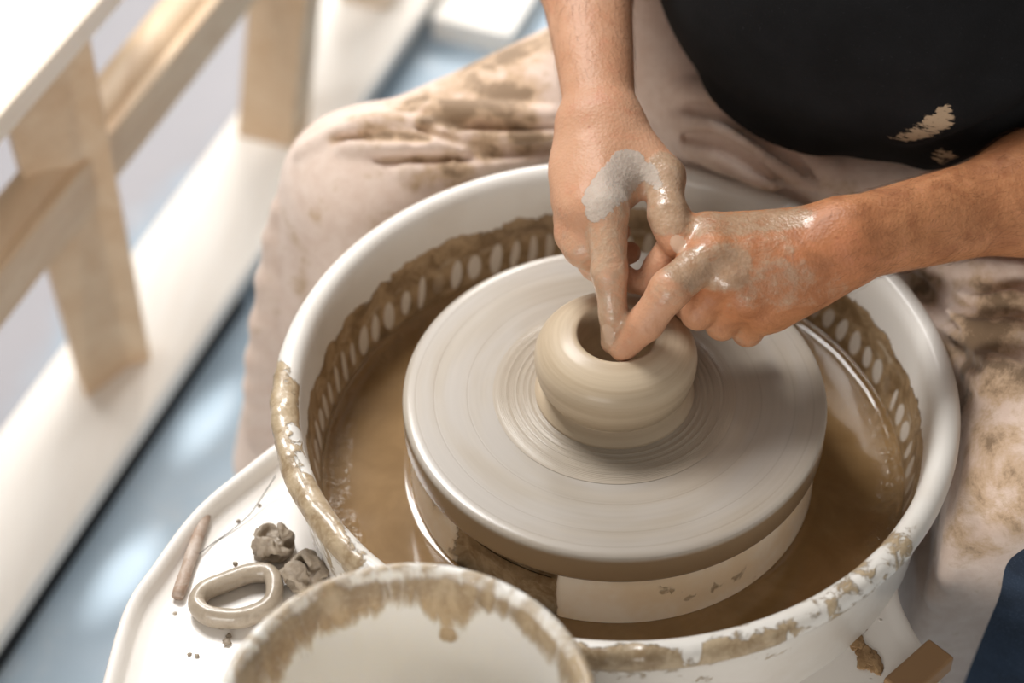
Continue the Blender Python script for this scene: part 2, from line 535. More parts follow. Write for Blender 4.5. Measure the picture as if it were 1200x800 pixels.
# ------------------------------------------------------------------ distance fields
class Field:
    """list of soft-blended shapes; ev(P) gives the distance, grid() the surface mesh"""

    def __init__(self):
        self.p = []

    def cone(self, a, b, ra, rb, k=0.006, op=1):
        a = np.asarray(a, float)
        b = np.asarray(b, float)
        r = max(ra, rb)
        self.p.append(('c', (a, b, ra, rb), k, op, np.minimum(a, b) - r, np.maximum(a, b) + r))
        return self

    def chain(self, pts, rad, k=0.006, op=1):
        for i in range(len(pts) - 1):
            self.cone(pts[i], pts[i + 1], rad[i], rad[i + 1], k, op)
        return self

    def ball(self, c, r, k=0.006, rot=None, op=1):
        c = np.asarray(c, float)
        r = np.broadcast_to(np.asarray(r, float), (3,)).copy()
        R = np.eye(3) if rot is None else np.asarray(rot, float)
        m = r.max()
        self.p.append(('e', (c, r, R), k, op, c - m, c + m))
        return self

    def disc(self, c, r, h, k=0.006, op=1):
        """upright cylinder, radius r, half height h"""
        c = np.asarray(c, float)
        e = np.array([r, r, h])
        self.p.append(('d', (c, r, h), k, op, c - e, c + e))
        return self

    def plane(self, pt, nrm, k=0.003):
        """cut everything on the +nrm side away"""
        nrm = np.asarray(nrm, float)
        self.p.append(('h', (np.asarray(pt, float), nrm / np.linalg.norm(nrm)), k, -2, None, None))
        return self

    @staticmethod
    def _d(t, q, X, Y, Z):
        if t == 'c':
            a, b, ra, rb = q
            ba = b - a
            l2 = float(ba @ ba) + 1e-12
            px, py, pz = X - a[0], Y - a[1], Z - a[2]
            h = np.clip((px * ba[0] + py * ba[1] + pz * ba[2]) / l2, 0, 1)
            return np.sqrt((px - h * ba[0]) ** 2 + (py - h * ba[1]) ** 2 + (pz - h * ba[2]) ** 2) - (ra + (rb - ra) * h)
        if t == 'd':
            c, r, h = q
            return np.maximum(np.sqrt((X - c[0]) ** 2 + (Y - c[1]) ** 2) - r, np.abs(Z - c[2]) - h)
        if t == 'e':
            c, r, R = q
            px, py, pz = X - c[0], Y - c[1], Z - c[2]
            u = R[0, 0] * px + R[1, 0] * py + R[2, 0] * pz
            v = R[0, 1] * px + R[1, 1] * py + R[2, 1] * pz
            w = R[0, 2] * px + R[1, 2] * py + R[2, 2] * pz
            k0 = np.sqrt((u / r[0]) ** 2 + (v / r[1]) ** 2 + (w / r[2]) ** 2)
            k1 = np.sqrt((u / r[0] ** 2) ** 2 + (v / r[1] ** 2) ** 2 + (w / r[2] ** 2) ** 2) + 1e-9
            return k0 * (k0 - 1.0) / k1
        c, n = q
        return (X - c[0]) * n[0] + (Y - c[1]) * n[1] + (Z - c[2]) * n[2]

    @staticmethod
    def _op(f, d, k, op):
        if op == 1:
            h = np.maximum(k - np.abs(f - d), 0) / k
            return np.minimum(f, d) - h * h * k * 0.25
        if op == -2:
            h = np.maximum(k - np.abs(f - d), 0) / k
            return np.maximum(f, d) + h * h * k * 0.25
        d = -d
        h = np.maximum(k - np.abs(f - d), 0) / k
        return np.maximum(f, d) + h * h * k * 0.25

    def ev(self, P):
        P = np.asarray(P, float)
        f = np.full(P.shape[:-1], 1.0)
        for t, q, k, op, lo, hi in self.p:
            f = self._op(f, self._d(t, q, P[..., 0], P[..., 1], P[..., 2]), k, op)
        return f

    def hit(self, x, y, smin=-0.6, smax=1.2):
        """first point of the surface seen through photo pixel x, y"""
        v = ray(x, y)
        t = T0 + smin
        for _ in range(160):
            d = float(self.ev(CAM + v * t))
            if d < 0.0004:
                break
            t += max(d * 0.7, 0.0004)
            if t > T0 + smax:
                break
        return CAM + v * t

    def mesh(self, name, xs, ys, zs, far=0.03, relax=1):
        xs, ys, zs = (np.asarray(v, np.float32) for v in (xs, ys, zs))
        f = np.full((len(xs), len(ys), len(zs)), far, np.float32)
        for t, q, k, op, lo, hi in self.p:
            if lo is None:
                f = self._op(f, self._d(t, q, xs[:, None, None], ys[None, :, None], zs[None, None, :]), k, op).astype(np.float32)
                continue
            pad = k + 0.014
            i0, i1 = np.searchsorted(xs, lo[0] - pad), np.searchsorted(xs, hi[0] + pad)
            j0, j1 = np.searchsorted(ys, lo[1] - pad), np.searchsorted(ys, hi[1] + pad)
            k0, k1 = np.searchsorted(zs, lo[2] - pad), np.searchsorted(zs, hi[2] + pad)
            if i0 >= i1 or j0 >= j1 or k0 >= k1:
                continue
            d = self._d(t, q, xs[i0:i1, None, None], ys[None, j0:j1, None], zs[None, None, k0:k1])
            f[i0:i1, j0:j1, k0:k1] = self._op(f[i0:i1, j0:j1, k0:k1], d, k, op)
        # close the field at the border
        for sl in (np.s_[0], np.s_[-1], np.s_[:, 0], np.s_[:, -1], np.s_[:, :, 0], np.s_[:, :, -1]):
            f[sl] = np.maximum(f[sl], 1e-4)
        return nets(name, f, xs, ys, zs, relax)


def nets(name, f, xs, ys, zs, relax=1):
    s = f < 0
    c = s[:-1, :-1, :-1].astype(np.uint8)
    cnt = np.zeros(c.shape, np.uint8)
    for a in (0, 1):
        for b in (0, 1):
            for d in (0, 1):
                cnt += s[a:s.shape[0] - 1 + a, b:s.shape[1] - 1 + b, d:s.shape[2] - 1 + d]
    I, Jn, K = np.nonzero((cnt > 0) & (cnt < 8))
    idx = np.full(c.shape, -1, np.int32)
    idx[I, Jn, K] = np.arange(len(I))
    acc = np.zeros((len(I), 3))
    num = np.zeros(len(I))
    corners = [(a, b, d) for a in (0, 1) for b in (0, 1) for d in (0, 1)]
    ax = (xs, ys, zs)
    for p in corners:
        for e in range(3):
            if p[e]:
                continue
            q = list(p)
            q[e] = 1
            A = f[I + p[0], Jn + p[1], K + p[2]].astype(np.float64)
            B = f[I + q[0], Jn + q[1], K + q[2]].astype(np.float64)
            m = (A < 0) != (B < 0)
            t = np.where(m, A / np.where(m, A - B, 1), 0)
            base = (I, Jn, K)
            for w in range(3):
                lo = ax[w][base[w] + p[w]]
                if w == e:
                    hi = ax[w][base[w] + 1]
                    val = lo + (hi - lo) * t
                else:
                    val = lo
                acc[:, w] += np.where(m, val, 0)
            num += m
    V = acc / num[:, None]
    F = []
    for e in range(3):
        lo = [slice(None)] * 3
        hi = [slice(None)] * 3
        lo[e] = slice(0, -1)
        hi[e] = slice(1, None)
        A = s[tuple(lo)]
        B = s[tuple(hi)]
        for flip in (False, True):
            P = np.nonzero((A & ~B) if not flip else (~A & B))
            o1, o2 = [(1, 2), (2, 0), (0, 1)][e]
            ok = (P[o1] > 0) & (P[o2] > 0) & (P[o1] < c.shape[o1]) & (P[o2] < c.shape[o2])
            P = [v[ok] for v in P]

            def g(d1, d2):
                r = [P[0].copy(), P[1].copy(), P[2].copy()]
                r[o1] -= d1
                r[o2] -= d2
                return idx[r[0], r[1], r[2]]
            q = np.stack([g(1, 1), g(0, 1), g(0, 0), g(1, 0)], 1)
            if flip:
                q = q[:, ::-1]
            F.append(q)
    F = np.concatenate(F)
    F = F[(F >= 0).all(1)]
    for _ in range(relax):
        S = np.zeros_like(V)
        n = np.zeros(len(V))
        for a in range(4):
            b = (a + 1) % 4
            np.add.at(S, F[:, a], V[F[:, b]])
            np.add.at(S, F[:, b], V[F[:, a]])
            np.add.at(n, F[:, a], 1)
            np.add.at(n, F[:, b], 1)
        V = 0.5 * V + 0.5 * S / np.maximum(n, 1)[:, None]
    me = bpy.data.meshes.new(name)
    me.vertices.add(len(V))
    me.vertices.foreach_set('co', V.astype(np.float32).ravel())
    me.loops.add(len(F) * 4)
    me.loops.foreach_set('vertex_index', F.astype(np.int32).ravel())
    me.polygons.add(len(F))
    me.polygons.foreach_set('loop_start', np.arange(len(F), dtype=np.int32) * 4)
    me.update(calc_edges=True)
    me.validate()
    return me


def axis(*segs):
    """non-uniform grid line: axis(start, (end, step), (end, step) ...)"""
    out = [segs[0]]
    for end, st in segs[1:]:
        n = max(1, int(round((end - out[-1]) / st)))
        out += list(np.linspace(out[-1], end, n + 1)[1:])
    return np.array(out)

# ------------------------------------------------------------------ materials in use
M_HEAD = mat_head()
M_POT = mat_wet_clay('wet_spun_clay', lin(196, 175, 147), lin(213, 194, 167), 0.36, 170.0, 0.08, 0.10)
M_SKIRT = mat_wet_clay('wet_clay_smear', lin(180, 167, 150), lin(188, 175, 158), 0.3, 420.0, 0.15, 0.3)
M_PAN = mat_plastic('pan_plastic', pan=True, specks=0.42)
M_TRAY = mat_plastic('tray_plastic', specks=0.5, base=(236, 231, 225), tint=(224, 215, 204))
M_BUCKET = mat_plastic('bucket_plastic', specks=0.35, streak=0.22, sss=0.5, base=(240, 236, 229), tint=(230, 221, 207))
M_SLIP = mat_slip()
AX = math.atan2(0.958, 0.287) - math.pi / 2
M_PINE = mat_wood('pale_pine', lin(208, 178, 144), lin(222, 198, 168), lin(190, 156, 120), 1.0, -AX)
M_PLANK = mat_wood('bleached_pine', lin(242, 235, 226), lin(247, 242, 235), lin(236, 226, 214), 0.8, -AX)
M_TOP = mat_wood('planed_pine', lin(238, 222, 202), lin(244, 231, 214), lin(230, 208, 182), 0.7, -AX)
M_FLOOR = mat_floor()
M_APRON = mat_cloth_apron()
M_SHIRT = mat_shirt()
M_JEANS = mat_jeans()
M_SKIN = mat_skin()
M_SCRAP = mat_scrap('torn_clay', lin(140, 126, 110), lin(170, 156, 138), 0.55)
M_COIL = mat_scrap('damp_clay_coil', lin(160, 146, 128), lin(180, 166, 148), 0.3, 0.4)
M_STICK = mat_scrap('weathered_dowel', lin(160, 134, 114), lin(192, 178, 166), 0.6)
M_WIRE = mat_plain('twisted_wire', lin(120, 116, 114), 0.4, Metallic=0.6)
M_STEEL = mat_plain('painted_steel', lin(190, 188, 184), 0.4)
M_BROWN = mat_plain('stained_board', lin(150, 116, 80), 0.6)
M_HAIR = mat_plain('brown_hair', lin(126, 84, 54), 0.5)
M_GAP_SHADE = mat_plain('black_rubber', lin(26, 26, 28), 0.8)  # near-black for the painted shadow below the plank
M_FLAKE = mat_scrap('dried_clay_flake', lin(128, 96, 60), lin(172, 140, 100), 0.5)
M_SHOE = mat_plain('dark_leather', lin(58, 48, 42), 0.6)

HT = 0.52     # height of the wheel head


def angle_of(x, y, z):
    p = at(x, y, z)
    return math.atan2(p[1], p[0])


def awin(th, a, b, soft=0.12):
    """1 inside the arc a..b (counter-clockwise), soft ends"""
    d = (th - a) % (2 * math.pi)
    w = (b - a) % (2 * math.pi)
    d = np.where(d > w + (2 * math.pi - w) / 2, d - 2 * math.pi, d)
    return sstep(-soft, soft, d) * (1 - sstep(w - soft, w + soft, d))


# ------------------------------------------------------------------ potter's wheel
wheel = empty('pottery_wheel', (0, -0.12, 0))
tag(wheel, 'white pottery wheel with round spinning disc, splash pan and side work tray', 'pottery wheel')

# wheel head (mesh origin at the centre of its top)
hp = [(0.0001, 0.0), (0.03, 0.0), (0.06, 0.0), (0.09, 0.0), (0.12, 0.0), (0.140, 0.0), (0.1455, -0.0001), (0.1485, -0.0008), (0.1497, -0.0020), (0.150, -0.0040),
      (0.150, -0.0230), (0.1492, -0.0258), (0.147, -0.0270), (0.10, -0.0270), (0.05, -0.0270), (0.035, -0.03), (0.035, -0.09), (0.0001, -0.09)]
V, F = lathe(hp, 256)
head = link('wheel_head', mesh_from('wheel_head', V, F), M_HEAD)
head.location = (0, 0, HT)
head.parent = wheel
head.matrix_parent_inverse = Matrix.Translation((0, 0.12, 0))
head['label'] = 'grey turning disc coated in thin clay slip'

# splash pan
pp = [(0.118, 0.425), (0.118, 0.488), (0.122, 0.4905), (0.136, 0.4905), (0.1420, 0.4885), (0.1448, 0.484), (0.1458, 0.476), (0.1464, 0.46), (0.1466, 0.445), (0.148, 0.434),
      (0.156, 0.430), (0.200, 0.430), (0.2075, 0.4335)]
pp += list(map(tuple, np.array([np.interp(np.linspace(0, 1, 26), [0, .12, .3, .6, .9, 1], [0.2095, 0.2118, 0.2138, 0.2175, 0.2205, 0.2213]),
                                np.linspace(0.4385, 0.5215, 26)]).T))
pp += [(0.2222, 0.5262), (0.2242, 0.5308), (0.2272, 0.5340), (0.2310, 0.5355), (0.2350, 0.5348), (0.2385, 0.5322), (0.2407, 0.5282), (0.2410, 0.5236),
       (0.2395, 0.5196), (0.2366, 0.5165), (0.2345, 0.5120), (0.2332, 0.505), (0.2312, 0.49), (0.2285, 0.47), (0.2262, 0.45), (0.2250, 0.432), (0.2240, 0.425)]
V, F = lathe(pp, 384, close=True)
r = np.hypot(V[:, 0], V[:, 1])
th = np.arctan2(V[:, 1], V[:, 0])
z = V[:, 2]
# joint in the hub between its two halves
g0, g1 = angle_of(548, 640, 0.455), angle_of(652, 705, 0.455)
gap = awin(th, g0, g1, 0.02) * (r < 0.1475) * (z > 0.4305) * (r > 0.117)
V[:, 0] -= np.cos(th) * gap * np.clip(r - 0.1375, 0, 1)
V[:, 1] -= np.sin(th) * gap * np.clip(r - 0.1375, 0, 1)
V[:, 2] -= gap * np.clip(z - 0.474, 0, 1)
lf0, lf1 = angle_of(322, 425, 0.535), angle_of(430, 660, 0.535)
lipz = (z > 0.514) & (r > 0.2215)
lo = np.cos(th - angle_of(330, 545, 0.535))
mud = np.zeros(len(V))
inner = (r < 0.2235) & (r > 0.16) & (z < 0.53)
mud = np.where(inner, 1.0 - sstep(0.484, 0.516, z) * 1.35, mud)
mud = np.where((r < 0.148), 0.2 + 0.85 * gap, mud)
left = awin(th, lf0, lf1, 0.14)
mud = np.where(lipz, left * (0.50 + 0.42 * sstep(0.229, 0.236, r)) + 0.02, mud)
l2 = awin(th, angle_of(640, 760, 0.53), angle_of(800, 770, 0.53), 0.08)
l3 = awin(th, angle_of(800, 770, 0.53), angle_of(930, 725, 0.53), 0.1)
l4 = awin(th, angle_of(930, 725, 0.53), angle_of(1075, 620, 0.53), 0.1)
mud = np.where(lipz, np.maximum(mud, l2 * (0.35 + 0.6 * sstep(0.228, 0.237, r))), mud)
mud = np.where(lipz, np.maximum(mud, l3 * (0.32 + 0.45 * sstep(0.231, 0.240, r))), mud)
mud = np.where(lipz, np.maximum(mud, l4 * 0.40), mud)
outw = (r > 0.2225) & (z < 0.5145)
mud = np.where(outw, (l2 + l3) * 0.38 * sstep(0.44, 0.51, z) + left * 0.45, mud)
# crust stands proud of the lip
for i in np.nonzero(lipz & (mud > 0.3))[0]:
    q = mnoise.fractal(Vector(V[i] * 70), 1.0, 2.0, 4) + mud[i] - 0.5
    d = max(0, q) * 0.0035
    V[i, 0] += math.cos(th[i]) * d * 0.5
    V[i, 1] += math.sin(th[i]) * d * 0.5
    V[i, 2] += d * 0.8
me = mesh_from('splash_pan', V, F)
attr(me, 'mud', mud)
pan = link('splash_pan', me, M_PAN, wheel)
pan['label'] = 'off-white round pan with a rolled lip, splashed brown inside'

# body with the work tray
OUT = [at(330, 524, .44)[:2], at(290, 555, .44)[:2], at(230, 605, .44)[:2], at(180, 670, .44)[:2], at(140, 738, .44)[:2],
       (-0.3279, -0.2894), (-0.3022, -0.3640), (-0.2592, -0.4303), (-0.1968, -0.4874), (-0.1218, -0.5265), (-0.0392, -0.5448), (0.0453, -0.5411), (0.1259, -0.5156), (0.1885, -0.4773), (0.233, -0.405), (0.25, -0.32), (0.243, -0.225),
       at(1090, 770, .44)[:2], at(1067, 730, .44)[:2], at(1053, 690, .44)[:2], (0.206, -0.04), (0.208, 0.03), (0.195, 0.11), (0.14, 0.18), (0.06, 0.215), (-0.05, 0.215), (-0.14, 0.175), (-0.205, 0.09), (-0.222, 0.03)]
ol = catmull([(p[0], p[1], 0) for p in OUT], 8, True)[:, :2]
tn = np.roll(ol, -1, 0) - np.roll(ol, 1, 0)
nn = np.stack([tn[:, 1], -tn[:, 0]], 1)
nn /= np.linalg.norm(nn, axis=1)[:, None]
if ((ol - ol.mean(0)) * nn).sum() < 0:
    nn = -nn
side = np.maximum(sstep(0.1, -0.1, ol[:, 0]), sstep(-0.26, -0.34, ol[:, 1]))       # raised rim fades out on the right
prof = [(0.030, 0.300, 0), (0.012, 0.318, 0), (0.004, 0.345, 0), (0.001, 0.40, 0), (0.0, 0.432, 0), (0.0006, 0.4395, 0.0075), (0.0028, 0.4405, 0.0115), (0.0055, 0.4405, 0.0125),
        (0.0085, 0.4402, 0.0110), (0.0108, 0.4400, 0.0070), (0.0122, 0.4398, 0.0025), (0.0150, 0.4397, 0.0), (0.03, 0.4397, 0.0)]
V, F = [], []
n = len(ol)
for ins, zz, rim in prof:
    for i in range(n):
        q = ol[i] - nn[i] * ins
        V.append((q[0], q[1], zz + rim * side[i]))
for a in range(len(prof) - 1):
    for i in range(n):
        i2 = (i + 1) % n
        F.append((a * n + i, a * n + i2, (a + 1) * n + i2, (a + 1) * n + i))
F.append(tuple(range((len(prof) - 1) * n, len(prof) * n)))
F.append(tuple(range(n))[::-1])
me = mesh_from('tray', V, F)
va = np.array(V)
attr(me, 'mud', np.full(len(V), 0.05))
bm = bmesh.new()
bm.from_mesh(me)
bmesh.ops.recalc_face_normals(bm, faces=bm.faces)
bm.to_mesh(me)
bm.free()
tray = link('work_tray', me, M_TRAY, wheel)
tray['label'] = 'white side tray with a raised rounded edge'
for (x, y) in ((-0.16, -0.38), (0.15, -0.38), (-0.12, 0.12), (0.12, 0.12)):
    V, F = tube([(x, y, 0.012), (x, y, 0.15), (x, y, 0.31)], 0.016, 16)
    lg = link('leg', mesh_from('leg', V, F), M_STEEL, wheel)
    V, F = lathe([(0.001, 0.0), (0.02, 0.0), (0.022, 0.004), (0.022, 0.012), (0.017, 0.018), (0.001, 0.018)], 24, (x, y))
    link('rubber_foot', mesh_from('rubber_foot', V, F), M_SHOE, lg)

# slip standing in the pan
sp = [(0.1452, 0.428), (0.1460, 0.4462), (0.1485, 0.4452), (0.153, 0.445), (0.17, 0.445), (0.19, 0.445), (0.2015, 0.445), (0.2050, 0.4453), (0.2075, 0.4460), (0.2095, 0.4472), (0.2110, 0.4488), (0.2120, 0.4502), (0.2123, 0.4440), (0.207, 0.4345), (0.2, 0.4310), (0.156, 0.4310)]
V, F = lathe(sp, 256, close=True)
for i in range(len(V)):
    rr = math.hypot(V[i, 0], V[i, 1])
    if 0.16 < rr < 0.209 and V[i, 2] > 0.444:
        V[i, 2] += 0.0007 * mnoise.noise(Vector(V[i] * 45)) * min(1, max(0, (rr - 0.185) / 0.015))
slip = link('clay_slip', mesh_from('clay_slip', V, F), M_SLIP)
tag(slip, 'pool of watery brown clay slip standing in the splash pan', 'clay slip', kind='stuff')

# ------------------------------------------------------------------ the pot on the wheel
po = [(0.0001, -0.0), (0.040, 0.0), (0.0545, 0.0002), (0.0562, 0.0018), (0.0556, 0.0046), (0.0525, 0.0078), (0.0494, 0.0098), (0.0488, 0.0114), (0.0508, 0.0145), (0.0538, 0.0200), (0.0556, 0.0265),
      (0.0565, 0.0330), (0.0564, 0.0385), (0.0550, 0.0440), (0.0520, 0.0490), (0.0475, 0.0532), (0.0420, 0.0564), (0.0365, 0.0586), (0.0325, 0.0596), (0.0296, 0.0598), (0.0278, 0.0590),
      (0.0268, 0.0570), (0.0262, 0.0530), (0.0250, 0.0440), (0.0225, 0.0330), (0.0180, 0.0240), (0.0110, 0.0200), (0.0001, 0.0190)]
pc = catmull([(a, b, 0) for a, b in po], 4)[:, :2]
pc[:, 0] = np.maximum(pc[:, 0], 0.0001)
pc[:, 0] += np.where(pc[:, 0] > 0.03, 0.00018 * np.sin(pc[:, 1] * 2100), 0)
V, F = lathe(pc, 192)
pot = link('clay_pot', mesh_from('clay_pot', V, F), M_POT)
pot.location = (0, 0, HT + 0.0002)
tag(pot, 'squat wet clay pot with a round opening, being thrown on the wheel', 'clay pot')
rr = np.linspace(0.0535, 0.086, 150)
zz = 0.0024 * np.exp(-(rr - 0.0535) / 0.006) + 0.00035 + 0.00075 * np.exp(-((rr - 0.0605) / 0.0011) ** 2) + 0.0007 * np.exp(-((rr - 0.0650) / 0.0012) ** 2) \
    + 0.0006 * np.exp(-((rr - 0.0695) / 0.001) ** 2) + 0.0005 * np.exp(-((rr - 0.0765) / 0.0011) ** 2) + 0.00012 * np.sin(rr * 5200)
zz *= 1 - sstep(0.078, 0.086, rr)
V, F = lathe(list(zip(rr, zz + 0.00005)) + [(0.086, -0.0001), (0.0535, -0.0001)], 192, close=True)
sk = link('clay_smear', mesh_from('clay_smear', V, F), M_SKIRT)
sk.location = pot.location
sk.parent = pot
sk.matrix_parent_inverse = Matrix.Translation(-Vector(pot.location))
sk['label'] = 'thin ridged ring of wet clay round the foot of the pot'

# ------------------------------------------------------------------ bucket in front
BC = (-0.110, -0.334)
bp = [(0.0001, 0.4425), (0.080, 0.4425), (0.0865, 0.4435), (0.0885, 0.447), (0.0965, 0.520), (0.1020, 0.575), (0.1035, 0.583), (0.1080, 0.5850), (0.1103, 0.5885), (0.1110, 0.5940), (0.1100, 0.5990),
      (0.1072, 0.6020), (0.1040, 0.6012), (0.1018, 0.5980), (0.1005, 0.592)]
bp += [(0.1005 - 0.0145 * t, 0.592 - 0.135 * t) for t in np.linspace(0.04, 1, 30)]
bp += [(0.083, 0.452), (0.078, 0.4495), (0.0001, 0.4490)]
V, F = lathe(bp, 224, BC)
r = np.hypot(V[:, 0] - BC[0], V[:, 1] - BC[1])
th = np.arctan2(V[:, 1] - BC[1], V[:, 0] - BC[0])
z = V[:, 2]
inn = (r < 0.1012) & (z > 0.448) & (r > 0.07)
dep = 0.036 + 0.012 * np.sin(3 * th + 1.2) + 0.035 * np.exp(-((th - 1.42) / 0.20) ** 2) + 0.035 * np.exp(-((th - 2.75) / 0.3) ** 2) + 0.03 * np.exp(-((th - 0.35) / 0.25) ** 2)
mud = np.where(inn, 0.85 - 0.95 * sstep(0.15, 1.25, (0.594 - z) / dep), 0.1)
mud = np.where((~inn) & (z > 0.584), 0.58, mud)
# wet blob on the wall
mud = np.maximum(mud, np.where(inn, np.exp(-((th - 1.42) / 0.09) ** 2 - ((z - 0.548) / 0.008) ** 2) * 0.9, 0))
me = mesh_from('bucket', V, F)
attr(me, 'mud', mud)
bucket = link('bucket', me, M_BUCKET)
tag(bucket, 'off-white plastic bucket with clay drips under its lip, nearest the camera', 'bucket')

# ------------------------------------------------------------------ things on the tray
ZT = 0.4397
path = [(231, 706), (240, 692), (264, 682), (293, 672), (316, 673), (322, 690), (314, 711), (284, 724), (252, 723), (236, 716)]
P = catmull([at(x, y, ZT + 0.0085) for x, y in path], 8, True)
V, F = tube(P, 0.0074, 20, closed=True, flat=(0.86, 1.12), jitter=0.05)
V = np.array(V)
coil = link('clay_coil', mesh_from('clay_coil', V, F), M_COIL)
tag(coil, 'closed loop of grey clay coil lying on the white tray', 'clay coil', )


def crumple(name, cpx, size, seed, label, dz=0.0):
    """a torn lump: a few overlapping curled slabs with hollows between them"""
    rg = np.random.default_rng(seed)
    c = at(cpx[0], cpx[1], ZT + size * 0.62 + dz)
    f = Field()
    f.ball(c + np.array([0, 0, -size * 0.2]), (size * 0.80, size * 0.70, size * 0.50), 0.003)
    for i in range(8):
        a_ = 2 * math.pi * i / 8 + rg.uniform(-0.3, 0.3)
        d = np.array([math.cos(a_), math.sin(a_), rg.uniform(-0.1, 0.9)])
        d /= np.linalg.norm(d)
        q, _ = np.linalg.qr(np.stack([d + rg.normal(size=3) * 0.35, rg.normal(size=3), rg.normal(size=3)], 1))
        cc = c + d * size * np.array([0.62, 0.55, 0.50])
        s = size * rg.uniform(0.42, 0.62)
        f.ball(cc, (s * rg.uniform(0.28, 0.40), s, s * rg.uniform(0.6, 0.9)), 0.0020, q)
    for i in range(6):
        d = rg.normal(size=3)
        d[2] = abs(d[2])
        d[1] = -abs(d[1])
        d /= np.linalg.norm(d)
        f.ball(c + d * size * 0.72, (size * 0.34, size * 0.15, size * 0.22), 0.0015, np.linalg.qr(rg.normal(size=(3, 3)))[0], op=-1)
    f.plane((0, 0, ZT + 0.0003), (0, 0, -1), 0.001)
    m = size * 1.75
    st = size / 22
    me = f.mesh(name, np.arange(c[0] - m, c[0] + m, st), np.arange(c[1] - m, c[1] + m, st), np.arange(ZT - 0.002, c[2] + m, st), relax=1)
    vv = verts_np(me).astype(float)
    for i_, v in enumerate(vv):
        q = mnoise.fractal(Vector(v * 160), 1.0, 2.0, 4)
        vv[i_] += (v - c) / (np.linalg.norm(v - c) + 1e-6) * q * size * 0.10 * (1 if v[2] > ZT + 0.002 else 0)
    me.vertices.foreach_set('co', vv.astype(np.float32).ravel())
    me.update()
    o = link(name, me, M_SCRAP)
    tag(o, label, 'clay scrap', 'torn clay scraps on the tray')
    return o


crumple('clay_scrap', (321, 636), 0.0185, 11, 'crumpled clay scrap standing behind the coil, further from the bucket')
crumple('clay_scrap', (358, 672), 0.0190, 5, 'crumpled clay scrap between the clay coil, the pan lip and the bucket')

# cutting wire: dowel handle and its wire
a, b = at(240, 604, ZT + 0.0042), at(208, 699, ZT + 0.0042)
ts = np.linspace(0, 1, 22)
V, F = tube([a + (b - a) * t for t in ts], 0.0046 + 0.0002 * np.sin(ts * 17), 20, jitter=0.07)
dow = link('clay_cutting_wire', mesh_from('dowel', V, F), M_STICK)
tag(dow, 'short wooden dowel handle with thin wire, lying on the white tray', 'cutting wire')
wp = [at(225, 655, ZT + 0.0046), at(250, 636, ZT + 0.001), at(270, 622, ZT + 0.0012), at(292, 603, ZT + 0.003), at(307, 582, ZT + 0.007), at(323, 557, ZT + 0.014)]
V, F = tube(catmull(wp, 8), 0.00042, 6)
w = link('wire', mesh_from('wire', V, F), M_WIRE, dow)

# a few crumbs of clay
for i, (x, y, s) in enumerate([(259, 733, 0.0028), (283, 732, 0.0022), (268, 745, 0.002), (231, 768, 0.0016), (222, 766, 0.0015), (279, 610, 0.0015), (304, 592, 0.0014), (276, 660, 0.0018), (266, 752, 0.003)]):
    bm = bmesh.new()
    bmesh.ops.create_icosphere(bm, subdivisions=2, radius=s)
    for v in bm.verts:
        v.co *= 1 + 0.5 * mnoise.noise(v.co * 700 + Vector((i, 0, 0)))
        v.co.z *= 0.6
    me = bpy.data.meshes.new('crumb')
    bm.to_mesh(me)
    bm.free()
    me.transform(Matrix.Translation(at(x, y, ZT + s * 0.5)))
    o = link('clay_crumb', me, M_SCRAP)
    tag(o, 'tiny crumb of clay stuck to the white tray', 'crumb', 'clay crumbs on the tray')

# ------------------------------------------------------------------ floor, plank, bench
me = mesh_from('floor', [(-3, -2.5, 0), (3, -2.5, 0), (3, 4, 0), (-3, 4, 0)], [(0, 1, 2, 3)])
fl = link('floor', me, M_FLOOR)
fl['kind'] = 'structure'
A2 = np.array([0.287, 0.958, 0]) / math.hypot(0.287, 0.958)
B2 = np.array([A2[1], -A2[0], 0])
AXS = np.stack([B2, A2, np.array([0, 0, 1.0])], 1)      # local x across, y along
Z0 = np.zeros(3)


def loc(p):
    return np.array([B2 @ p, A2 @ p])


def bpart(name, a, b, mat, parent, bev=0.004):
    return link(name, bevel_box(a, b, Z0, AXS, bev), mat, parent, smooth=False)


ZP = 0.055
e1 = loc(at(160, 505, ZP))
e2 = loc(at(165, 280, ZP))
pr_, pl_ = e1[0], e2[0]
plank = empty('wooden_plank', tuple(B2 * (pr_ + pl_) / 2 + A2 * 0.5))
tag(plank, 'long bleached pine plank on low battens under the bench legs', 'plank')
bpart('board', (pl_, -0.75, ZP - 0.024), (pr_, 1.75, ZP), M_PLANK, plank, 0.005)
for y in (-0.45, 0.95, 1.6):
    bpart('batten', (pl_ + 0.01, y - 0.03, 0.0), (pr_ - 0.03, y + 0.03, ZP - 0.024), M_PINE, plank, 0.002)

bpart('runner', (pr_ - 0.030, -0.74, 0.0), (pr_ - 0.006, 0.45, ZP - 0.024), M_GAP_SHADE, plank, 0.002)['label'] = 'black runner under the plank edge'  # added dark strip that paints the shadow line below the plank

